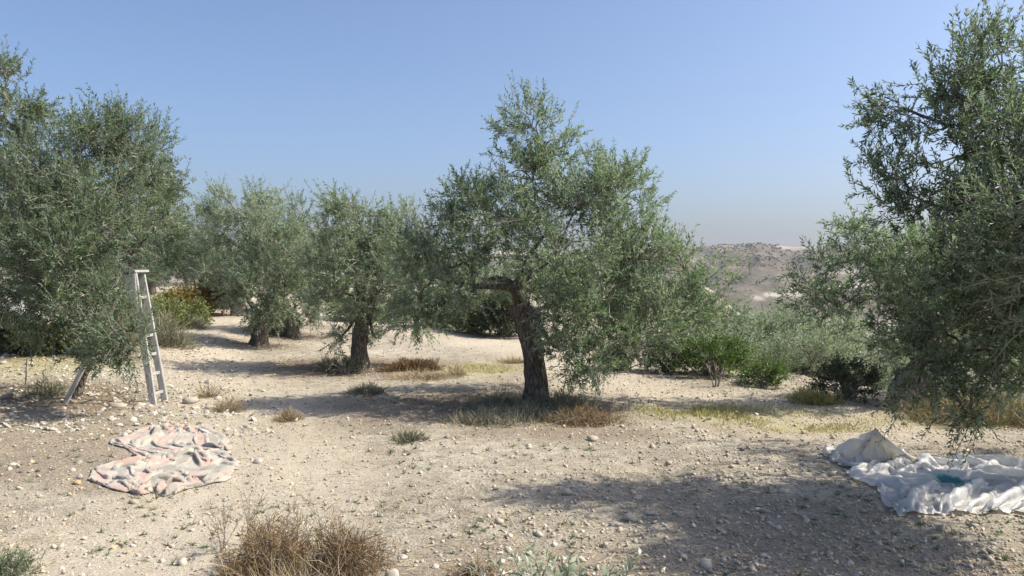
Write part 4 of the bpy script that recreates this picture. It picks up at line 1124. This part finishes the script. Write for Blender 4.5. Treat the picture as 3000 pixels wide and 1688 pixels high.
def build_plastic():
    rows = [(1512, 2640, 3150), (1490, 2600, 3290), (1462, 2585, 3330), (1435, 2570, 3330), (1410, 2500, 3280), (1392, 2475, 3200), (1376, 2520, 3120), (1362, 2560, 2980)]
    nu, nv = 120, 84
    P = outline_sheet(rows, nu, nv)
    su, sv = 2.25, 1.72
    uu, vv = np.meshgrid(np.linspace(0, su, nu), np.linspace(0, sv, nv), indexing='ij')
    P[..., 2] += 0.02 + 0.65 * np.maximum(fbm(uu * 1.5 - vv, vv * 1.5 + 0.5 * uu, 15, 2) - 0.40, 0) + 0.03 * fbm(uu * 4, vv * 4 + uu * 2, 18, 2)
    edge = np.minimum.reduce([uu / su, 1 - uu / su, vv / sv, 1 - vv / sv])
    pull = np.where(edge < 0.02, 0.08, 0.012)
    P = settle(P, su / (nu - 1), sv / (nv - 1), height, 110, 0.12, 4, pull, None, 0.7, 0.06, 0.0010)
    P[..., 2] += 0.030 * (1 - np.abs(2 * fbm(uu * 4 + vv * 2.5, vv * 5 - uu * 2, 26, 2) - 1)) ** 3 + 0.006 * (1 - np.abs(2 * fbm(uu * 9 - vv * 4, vv * 9 + uu * 3, 27, 2) - 1)) ** 3
    c = P.reshape(-1, 3).mean(0); base = np.array([c[0], c[1], float(height(c[0], c[1]))])
    root = thing('plastic_sheet', base, 'crumpled milky plastic sheeting with a teal strip lying in the tree shade', 'plastic sheet')
    obj('sheet', grid_mesh('sheet', P, [M_PLASTIC], base, (su, sv)), root)
    # teal strip stuck on the sheet: follows its surface 4 mm above
    Q = P.copy()
    n = np.cross(np.gradient(Q, axis=0), np.gradient(Q, axis=1)); n = nrm(n); n *= np.sign(n[..., 2:3] + 1e-9)
    Q = Q + n * 0.005
    tgt = ground_at(2810, 1435)
    dd = np.hypot(P[..., 0] - tgt[0], P[..., 1] - tgt[1]); i, j = np.unravel_index(dd.argmin(), dd.shape)
    i0, j0 = max(i - 3, 1), max(j - 11, 1)
    obj('teal_strip', grid_mesh('teal_strip', Q, [M_TEAL], base, (su, sv), (i0, i0 + 7, j0, j0 + 22)), root)
    # the whiter sack-like fold that stands up behind
    rows = [(1392, 2560, 2760), (1372, 2480, 2700), (1356, 2440, 2680), (1342, 2418, 2650), (1330, 2412, 2620), (1318, 2440, 2610)]
    nu, nv = 80, 60
    P = outline_sheet(rows, nu, nv)
    su, sv = 1.15, 1.35
    uu, vv = np.meshgrid(np.linspace(0, su, nu), np.linspace(0, sv, nv), indexing='ij')
    ridge = curve_pts([at(2545, 1300, 6.40), at(2562, 1262, 6.38), at(2590, 1285, 6.40), at(2650, 1330, 6.42), at(2720, 1365, 6.45)], 29)
    dd = np.min(np.hypot(P[..., None, 0] - ridge[:, 0], P[..., None, 1] - ridge[:, 1]), axis=-1)
    P[..., 2] += 0.02 + 0.20 * np.exp(-(dd / 0.15) ** 2) + 0.10 * np.maximum(fbm(uu * 3, vv * 3, 35, 2) - 0.4, 0)
    edge = np.minimum.reduce([uu / su, 1 - uu / su, vv / sv, 1 - vv / sv])
    pull = np.where(edge < 0.02, 0.08, 0.01)
    hold = []
    i0, j0 = int(nu * 0.42), int(nv * 0.55)
    for k in range(29):
        hold.append((i0 + k, j0, ridge[k]))
        if k % 2: hold.append((i0 + k, j0 + 1, ridge[k] + np.array([0.0, 0.014, -0.012])))
    P = settle(P, su / (nu - 1), sv / (nv - 1), height, 120, 0.10, 6, pull, hold, 0.7, 0.04, 0.0012)
    P[..., 2] += 0.022 * (1 - np.abs(2 * fbm(uu * 7 + vv * 3, vv * 6 - uu * 4, 46, 2) - 1)) ** 3
    P[..., 0] += 0.03 * (fbm(uu * 5, vv * 5, 47, 2) - 0.5)
    c = P.reshape(-1, 3).mean(0); base = np.array([c[0], c[1], float(height(c[0], c[1]))])
    root = thing('plastic_sack', base, 'whitish plastic sack folded up to a peak behind the plastic sheeting', 'sack')
    obj('sheet', grid_mesh('sheet', P, [M_SACK], base, (su, sv)), root)
    # white sack far left
    b0 = ground_at(55, 985)
    nu, nv = 44, 44
    a = np.linspace(0, 2 * np.pi, nu); t = np.linspace(0.0, 1, nv)
    prof = np.interp(t, [0, 0.05, 0.3, 0.6, 0.85, 1], [0.02, 0.32, 0.40, 0.33, 0.16, 0.03])
    zz = np.interp(t, [0, 0.05, 0.3, 0.6, 0.85, 1], [0, 0.02, 0.18, 0.42, 0.62, 0.66])
    wr = 1 + 0.5 * (fbm(np.cos(a)[:, None] * 2.5 + 5 + t[None] * 1.5, np.sin(a)[:, None] * 2.5 + t[None] * 2 + 3, 45, 4) - 0.5)
    P = np.stack([np.cos(a)[:, None] * prof[None] * wr + 0.22 * t[None], np.sin(a)[:, None] * prof[None] * wr * 0.7, zz[None] * (0.8 + 0.4 * wr) + 0 * a[:, None]], -1) + b0
    root = thing('white_sack', b0, 'slumped white sack on the bank behind the shaded shrubs', 'sack')
    obj('sheet', grid_mesh('sheet', P, [M_SACK], b0), root)
build_plastic()

# ------------------------------------------------------------------ stones
SUBV, SUBF = None, None
def sub_ico():
    V, f = ICO_V.tolist(), []
    cache = {}
    def mid(a, b):
        k = (min(a, b), max(a, b))
        if k not in cache:
            m = (np.array(V[a]) + np.array(V[b])) / 2
            V.append((m / np.linalg.norm(m)).tolist()); cache[k] = len(V) - 1
        return cache[k]
    for a, b, c in ICO_F:
        x, y, z = mid(a, b), mid(b, c), mid(c, a)
        f += [[a, x, z], [b, y, x], [c, z, y], [x, y, z]]
    return np.array(V), np.array(f)
SUBV, SUBF = sub_ico()
STONE_MESH = []
for k in range(14):
    g = np.random.default_rng(900 + k)
    V = SUBV.copy()
    for c in range(10):                      # knock flat faces into a ball
        n = nrm(g.normal(size=3)); h = g.uniform(0.42, 0.82); d = V @ n
        V = V - np.maximum(d - h, 0)[:, None] * n * 0.85
    V = V * (1 + 0.10 * (g.random((len(V), 1)) - 0.5)) * np.array([1, g.uniform(0.65, 0.95), g.uniform(0.45, 0.7)])
    tint = [0.42, 0.66, 0.32, 0.74, 0.40, 0.18, 0.55, 0.93, 0.36, 0.62, 0.48, 1.0, 0.58, 0.25][k]
    STONE_MESH.append(make_mesh('stone', V, [SUBF], [M_STONE], None, True, {'tint': np.full(len(V), tint)}))

def stone(p, size, k, label, group=None, yaw=0.0, flat=1.0):
    o = obj('stone', STONE_MESH[k % 14], None, (p[0], p[1], p[2] + size * 0.10 * flat), label=label, category='stone')
    o.scale = (size / 2, size / 2, size / 2 * flat); o.rotation_euler = (0.15 * math.sin(yaw * 3), 0.15 * math.cos(yaw * 5), yaw)
    if group:
        o['group'] = group

NAMED = [  # px, py of the foot, width in px, mesh, label
    (226, 1418, 34, 7, 'ochre rounded stone at the corner of the blanket'), (232, 1400, 30, 11, 'grey stone behind the ochre stone by the blanket'),
    (755, 1356, 36, 1, 'white rounded stone right of the blanket'), (118, 1455, 22, 3, 'small white stone in front of the blanket, far left'),
    (182, 1668, 24, 3, 'white stone on bare soil near the bottom corner'), (395, 1475, 40, 5, 'brown-grey stone in front of the blanket'),
    (1865, 1462, 42, 0, 'grey squarish stone at the edge of the big foreground shadow'), (1580, 1568, 36, 1, 'pale angular stone alone on bare soil, left of the foreground shadow'),
    (1850, 1525, 60, 4, 'long pale stone in the foreground soil'), (1905, 1508, 38, 9, 'pale stone touching the long stone'), (1810, 1540, 34, 2, 'flat grey stone at the lower end of the long stone'),
    (1950, 1545, 28, 6, 'light stone right of the long stone'), (1620, 1450, 44, 12, 'flat whitish stone between shadow edge and clearing'), (1460, 1390, 26, 10, 'white stone in the open clearing'),
    (1300, 1370, 24, 3, 'white stone left of the open clearing centre'), (1565, 1408, 20, 9, 'small white stone right of the clearing centre'), (1100, 1505, 26, 3, 'white stone right of the brown mounds, upper'),
    (1150, 1690, 56, 1, 'large pale stone at the bottom edge right of the brown mounds'), (1180, 1634, 36, 3, 'white stone right of the brown mounds, lower'),
    (2235, 1630, 30, 9, 'light stone inside the foreground shadow, lower'), (2240, 1500, 40, 5, 'brown stone inside the foreground shadow, upper'),
    (640, 1170, 26, 1, 'pale stone behind the straw tussock'), (618, 1200, 40, 9, 'whitish stone left of the straw tussock'), (690, 1215, 20, 3, 'small white stone in front of the straw tussock'),
    (560, 1180, 54, 4, 'broad grey stone right of the ladder foot'), (410, 1190, 40, 3, 'white stone left of the ladder foot'), (345, 1192, 60, 0, 'broad tan boulder between trunk and ladder'),
    (270, 1160, 30, 12, 'pinkish stone beside the slanting trunk'), (290, 1100, 40, 11, 'blue-grey stone behind the slanting trunk'), (440, 1193, 26, 6, 'light stone touching the near ladder rail'),
    (85, 1062, 26, 4, 'grey boulder on the stony bank beside the sapling'), (15, 1045, 30, 11, 'grey boulder on the stony bank at the picture edge'), (8, 1065, 24, 4, 'lower grey boulder on the stony bank at the picture edge'),
    (1735, 1290, 40, 4, 'flat slab stone in the weeds right of the central trunk'), (1715, 1245, 26, 12, 'small slab stone behind the flat slab'), (1390, 1330, 22, 9, 'whitish flat stone in front of the central shadow'),
    (605, 790 + 210, 22, 3, 'pale stone at the track edge by the brushwood'), (690, 912, 30, 9, 'pale flat stone where the track ends'),
]
for k, (px, py, w, m, lab) in enumerate(NAMED):
    p = ground_at(px, py); stone(p, w * p[1] / F, m, lab, None, k * 1.7, 0.9)
g = np.random.default_rng(77)
REG = [  # region, count, label, group
    ((330, 640, 1090, 1230), 90, 'rounded pale cobble in the stony strip around the ladder', 'cobbles around the ladder'),
    ((0, 330, 1060, 1180), 45, 'pale cobble on the stony bank behind the slanting trunk', 'cobbles on the stony bank'),
    ((0, 800, 1240, 1680), 45, 'small pale stone strewn on the ground around the blanket', 'stones strewn around the blanket'),
    ((900, 1700, 1290, 1660), 26, 'small pale stone strewn over the open clearing', 'stones strewn over the clearing'),
    ((1700, 3000, 1480, 1680), 35, 'small stone lying in the foreground shade', 'stones in the foreground shade')]
for (bx, n, lab, grp) in REG:
    for k in range(n):
        px, py = g.uniform(bx[0], bx[1]), g.uniform(bx[2], bx[3])
        p = ground_at(px, py); s = g.lognormal(math.log(0.031), 0.34)
        if 250 < px < 700 and 1245 < py < 1450:
            continue
        if py < 1240:
            s *= 1.5
        stone(p, s, int(g.integers(0, 14)), lab, grp, g.random() * 6.28, g.uniform(0.7, 1.0))

# gravel and clods: far too many to count
def field(n, dmin, dmax, seed, wide=0.78):
    g = np.random.default_rng(seed)
    d = dmin * (dmax / dmin) ** (g.random(n) ** 1.15)
    x = g.uniform(-wide, wide, n) * d
    return np.stack([x, d, height(x, d)], 1), g
G = Geo()
p, g = field(19000, 3.2, 17, 501)
edge = fbm(p[:, 0] * 0.8, p[:, 1] * 0.8, 503, 3)
stony = 0.35 + 0.65 * sstep(0.2, -3.0, p[:, 0]) * sstep(4, 8, p[:, 1]) 
ok = (g.random(len(p)) < (0.25 + 1.1 * edge) * (0.45 + 0.55 * stony))
p = p[ok]
s = g.lognormal(math.log(0.0062), 0.42, len(p)) * (0.75 + 0.05 * p[:, 1])
V, f = scatter(OCT_V, OCT_F, p, s, 0.62, 505, 0.25, 0.3)
G.add(V, f, 0, np.repeat(g.random(len(p)) ** 1.3 * 0.98, 6))
p, g = field(2000, 3.2, 14, 507)
okk = (p[:, 0] < 0.3) | (g.random(len(p)) < 0.45)
p = p[okk]
s = g.lognormal(math.log(0.0115), 0.35, len(p)) * (0.85 + 0.03 * p[:, 1])
V, f = scatter(ICO_V, ICO_F, p, s, 0.6, 509, 0.16, 0.3)
G.add(V, f, 0, np.repeat(g.random(len(p)) ** 1.3 * 0.98, 12))
p, g = field(9000, 6.5, 16, 517)
okk = (p[:, 0] < -0.42 * p[:, 1] + 1.0 + 1.2 * (fbm(p[:, 0] * 0.8, p[:, 1] * 0.8, 518, 3) - 0.5)) & (p[:, 1] > 7.6) & (g.random(len(p)) < 0.75)
p = p[okk][:2600]
s = g.lognormal(math.log(0.021), 0.38, len(p))
V, f = scatter(ICO_V, ICO_F, p, s, 0.6, 519, 0.14, 0.35)
G.add(V, f, 0, np.repeat(0.25 + 0.6 * g.random(len(p)), 12))
obj('gravel', G.mesh('gravel', [M_STONE], False), kind='stuff', label='pale gravel and pebbles strewn over the dry ground', category='gravel')
G = Geo()
p, g = field(20000, 3.2, 12, 511)
w = 0.25 + 0.75 * sstep(-0.5, 1.5, p[:, 0] + 0.8 * (fbm(p[:, 0], p[:, 1], 513, 3) - 0.5) * 2)
p = p[g.random(len(p)) < w]
s = g.lognormal(math.log(0.0095), 0.45, len(p))
V, f = scatter(OCT_V, OCT_F, p, s, 0.75, 515, 0.3, 0.3)
G.add(V, f, 0, np.repeat(g.random(len(p)), 6))
obj('soil_clods', G.mesh('soil_clods', [M_CLOD], True), kind='stuff', label='crumbly dry soil clods across the clearing', category='soil')

# dead leaves under the trees
G = Geo(); g = np.random.default_rng(551); bb = []
for (tx, ty) in TREES_XY:
    n = 900 if ty < 14 else 350
    x = tx - 0.5 + g.normal(0, 1.0, n); y = ty + g.normal(0, 0.75, n)
    bb.append(np.stack([x, y, height(x, y) + 0.006], 1))
bb = np.concatenate(bb); n = len(bb)
dd = nrm(g.normal(size=(n, 3)) * np.array([1, 1, 0.12])); nn = nrm(g.normal(size=(n, 3)) * 0.35 + np.array([0, 0, 1.0])); nn = nrm(nn - dd * (nn * dd).sum(-1, keepdims=True))
V, f, ti = leaves(bb, dd, nn, g.uniform(0.04, 0.07, n), np.full(n, 0.007), g.random(n), False)
G.add(V, f, 0, ti)
M_DEADLEAF = tint_mat('dead_leaf', [(0.0, (0.10, 0.07, 0.045)), (0.6, (0.22, 0.16, 0.10)), (1.0, (0.36, 0.29, 0.20))], 0.7)
obj('leaf_litter', G.mesh('leaf_litter', [M_DEADLEAF], False), kind='stuff', label='brown dead leaves littering the ground under the olive trees', category='leaf litter')

# sparse dry growth over the ground
G = Geo()
p, g = field(11000, 3.4, 22, 521)
p = p[fbm(p[:, 0] * 0.9, p[:, 1] * 0.9, 523, 4) > 0.47]
k = 3
b = np.repeat(p, k, 0) + g.normal(0, 0.02, (len(p) * k, 3)) * np.array([1, 1, 0]); n = len(b)
d = nrm(g.normal(size=(n, 3)) * np.array([0.8, 0.8, 0.2]) + np.array([0, 0, 0.75]))
blades(G, g, b, d, g.uniform(0.02, 0.075, n), np.full(n, 0.0016), g.normal(0, 0.35, (n, 3)), 0, g.random(n))
obj('dry_grass', G.mesh('dry_grass', [M_STRAW], False), kind='stuff', label='sparse dry grass stalks over the bare ground', category='dry grass')
G = Geo()
p, g = field(15000, 3.3, 15, 525)
p = p[fbm(p[:, 0] * 0.7 + 4, p[:, 1] * 0.7, 527, 4) > 0.42]; n = len(p); p[:, 2] += 0.004
d = nrm(g.normal(size=(n, 3)) * np.array([1, 1, 0.08]))
blades(G, g, p, d, g.uniform(0.03, 0.13, n), g.uniform(0.001, 0.0022, n), g.normal(0, 0.12, (n, 3)) * np.array([1, 1, 0.1]), 0, g.random(n))
obj('straw_litter', G.mesh('straw_litter', [M_STRAW], False), kind='stuff', label='fallen straw and twigs lying flat on the ground', category='straw')
G = Geo()
g = np.random.default_rng(531)
for (px, py, sx, sy, n) in ((2150, 1215, 1.1, 0.6, 5200), (2380, 1255, 0.8, 0.3, 1500), (1400, 1082, 0.8, 0.7, 2200), (2000, 1200, 0.7, 0.3, 1200)):
    q0 = ground_at(px, py)
    x = q0[0] + g.normal(0, 0.5, n) * sx; y = q0[1] + g.normal(0, 0.5, n) * sy
    b = np.stack([x, y, height(x, y)], 1); b = b[fbm(x * 2.5, y * 2.5, 533, 3) > 0.42]; n = len(b)
    d = nrm(g.normal(size=(n, 3)) * np.array([0.6, 0.6, 0.1]) + np.array([0, 0, 1]))
    blades(G, g, b, d, g.uniform(0.02, 0.065, n), np.full(n, 0.0022), g.normal(0, 0.25, (n, 3)), 0, g.random(n))
obj('yellowing_grass', G.mesh('yellowing_grass', [M_GRASS], False), kind='stuff', label='thin yellow-green grass patch at the brink of the slope', category='grass')
G = Geo()
p, g = field(1500, 3.4, 13, 541)
p = p[fbm(p[:, 0] * 1.3, p[:, 1] * 1.3, 543, 3) > 0.52]
k = 14
b = np.repeat(p, k, 0); n = len(b)
d = nrm(g.normal(size=(n, 3)) * np.array([1, 1, 0.3]) + np.array([0, 0, 0.6]))
blades(G, g, b, d, g.uniform(0.02, 0.05, n), np.full(n, 0.003), g.normal(0, 0.3, (n, 3)), 0, np.repeat(g.random(len(p)), k))
obj('ground_weeds', G.mesh('ground_weeds', [M_WEED], False), kind='stuff', label='tiny grey-green weeds dotted over the bare ground', category='weeds')

# ------------------------------------------------------------------ young olive shoots in the foreground
def build_sapling():
    from mathutils import Matrix
    g = np.random.default_rng(611)
    base = np.array([0.16, 2.62, float(height(0.16, 2.62))])
    root = thing('olive_sapling', base, 'young olive shoots with silvery leaves rising at the bottom edge', 'sapling')
    V, f, t = leaves(np.zeros((1, 3)), np.array([[1., 0, 0]]), np.array([[0, 0, 1.]]), np.array([1.0]), np.array([0.115]), np.array([0.5]), True)
    mesh = [make_mesh('leaf', V * np.array([1, 1 + 0.1 * (k - 2), 1 + 0.5 * (k - 1)]), [f], [M_LEAF_CUT], None, True, {'tint': np.full(len(V), k / 4)}) for k in range(5)]
    tips = [(1555, 1592, 2.62), (1500, 1620, 2.58), (1455, 1652, 2.55), (1600, 1625, 2.70), (1668, 1628, 2.60), (1700, 1662, 2.52), (1872, 1632, 2.70), (1800, 1652, 2.6), (1395, 1672, 2.62), (1540, 1648, 2.45), (1620, 1672, 2.45)]
    for (px, py, d) in tips:
        tip = at(px, py, d)
        s0 = base + np.array([g.normal(0, 0.03), g.normal(0, 0.03), -0.02])
        mid = s0 + (tip - s0) * 0.55 + np.array([0, 0, 0.10])
        P = curve_pts([s0, mid, tip], 24)
        V2, q = tubes(P, np.linspace(0.006, 0.0013, 24), 5)
        st = obj('stem', make_mesh('stem', V2 - base, [q], [M_TWIG], None, True, {'tint': np.full(len(V2), 0.7)}), root)
        for i in range(11, 24):
            tan = Vector(nrm(P[min(i + 1, 23)] - P[i - 1]))
            side = tan.orthogonal().normalized(); b2 = tan.cross(side)
            for sd in (0, 1):
                a = (i % 2) * math.pi / 2 + sd * math.pi + g.normal(0, 0.4)
                dd = (tan * 0.75 + (side * math.cos(a) + b2 * math.sin(a)) * g.uniform(0.5, 0.95)).normalized()
                lf = obj('leaf', mesh[int(g.integers(0, 5))], st, Vector(P[i] - base))
                up = Vector(g.normal(size=3)) * 0.4 + Vector((0, -0.3, 1))
                zz = (up - dd * up.dot(dd)).normalized(); yy = zz.cross(dd)
                lf.rotation_euler = Matrix((dd, yy, zz)).transposed().to_euler()
                sz = 0.056 * g.uniform(0.7, 1.2) * (1 - 0.35 * (i > 20)); lf.scale = (sz, sz, sz)
build_sapling()

# ------------------------------------------------------------------ haze over the land
hb = [(-2400, -2400, -45), (2400, -2400, -45), (2400, 2400, -45), (-2400, 2400, -45), (-2400, -2400, 75), (2400, -2400, 75), (2400, 2400, 75), (-2400, 2400, 75)]
mh = bpy.data.materials.new('haze'); mh.use_nodes = True
nt = mh.node_tree; nt.nodes.clear()
o_ = nt.nodes.new('ShaderNodeOutputMaterial'); pv = nt.nodes.new('ShaderNodeVolumePrincipled')
pv.inputs['Color'].default_value = (0.86, 0.90, 1.0, 1); pv.inputs['Density'].default_value = 0.0002; pv.inputs['Anisotropy'].default_value = 0.2
nt.links.new(pv.outputs[0], o_.inputs['Volume'])
obj('haze', make_mesh('haze', np.array(hb, float), [np.array([[0, 3, 2, 1], [4, 5, 6, 7], [0, 1, 5, 4], [1, 2, 6, 5], [2, 3, 7, 6], [3, 0, 4, 7]])], [mh]), kind='stuff')
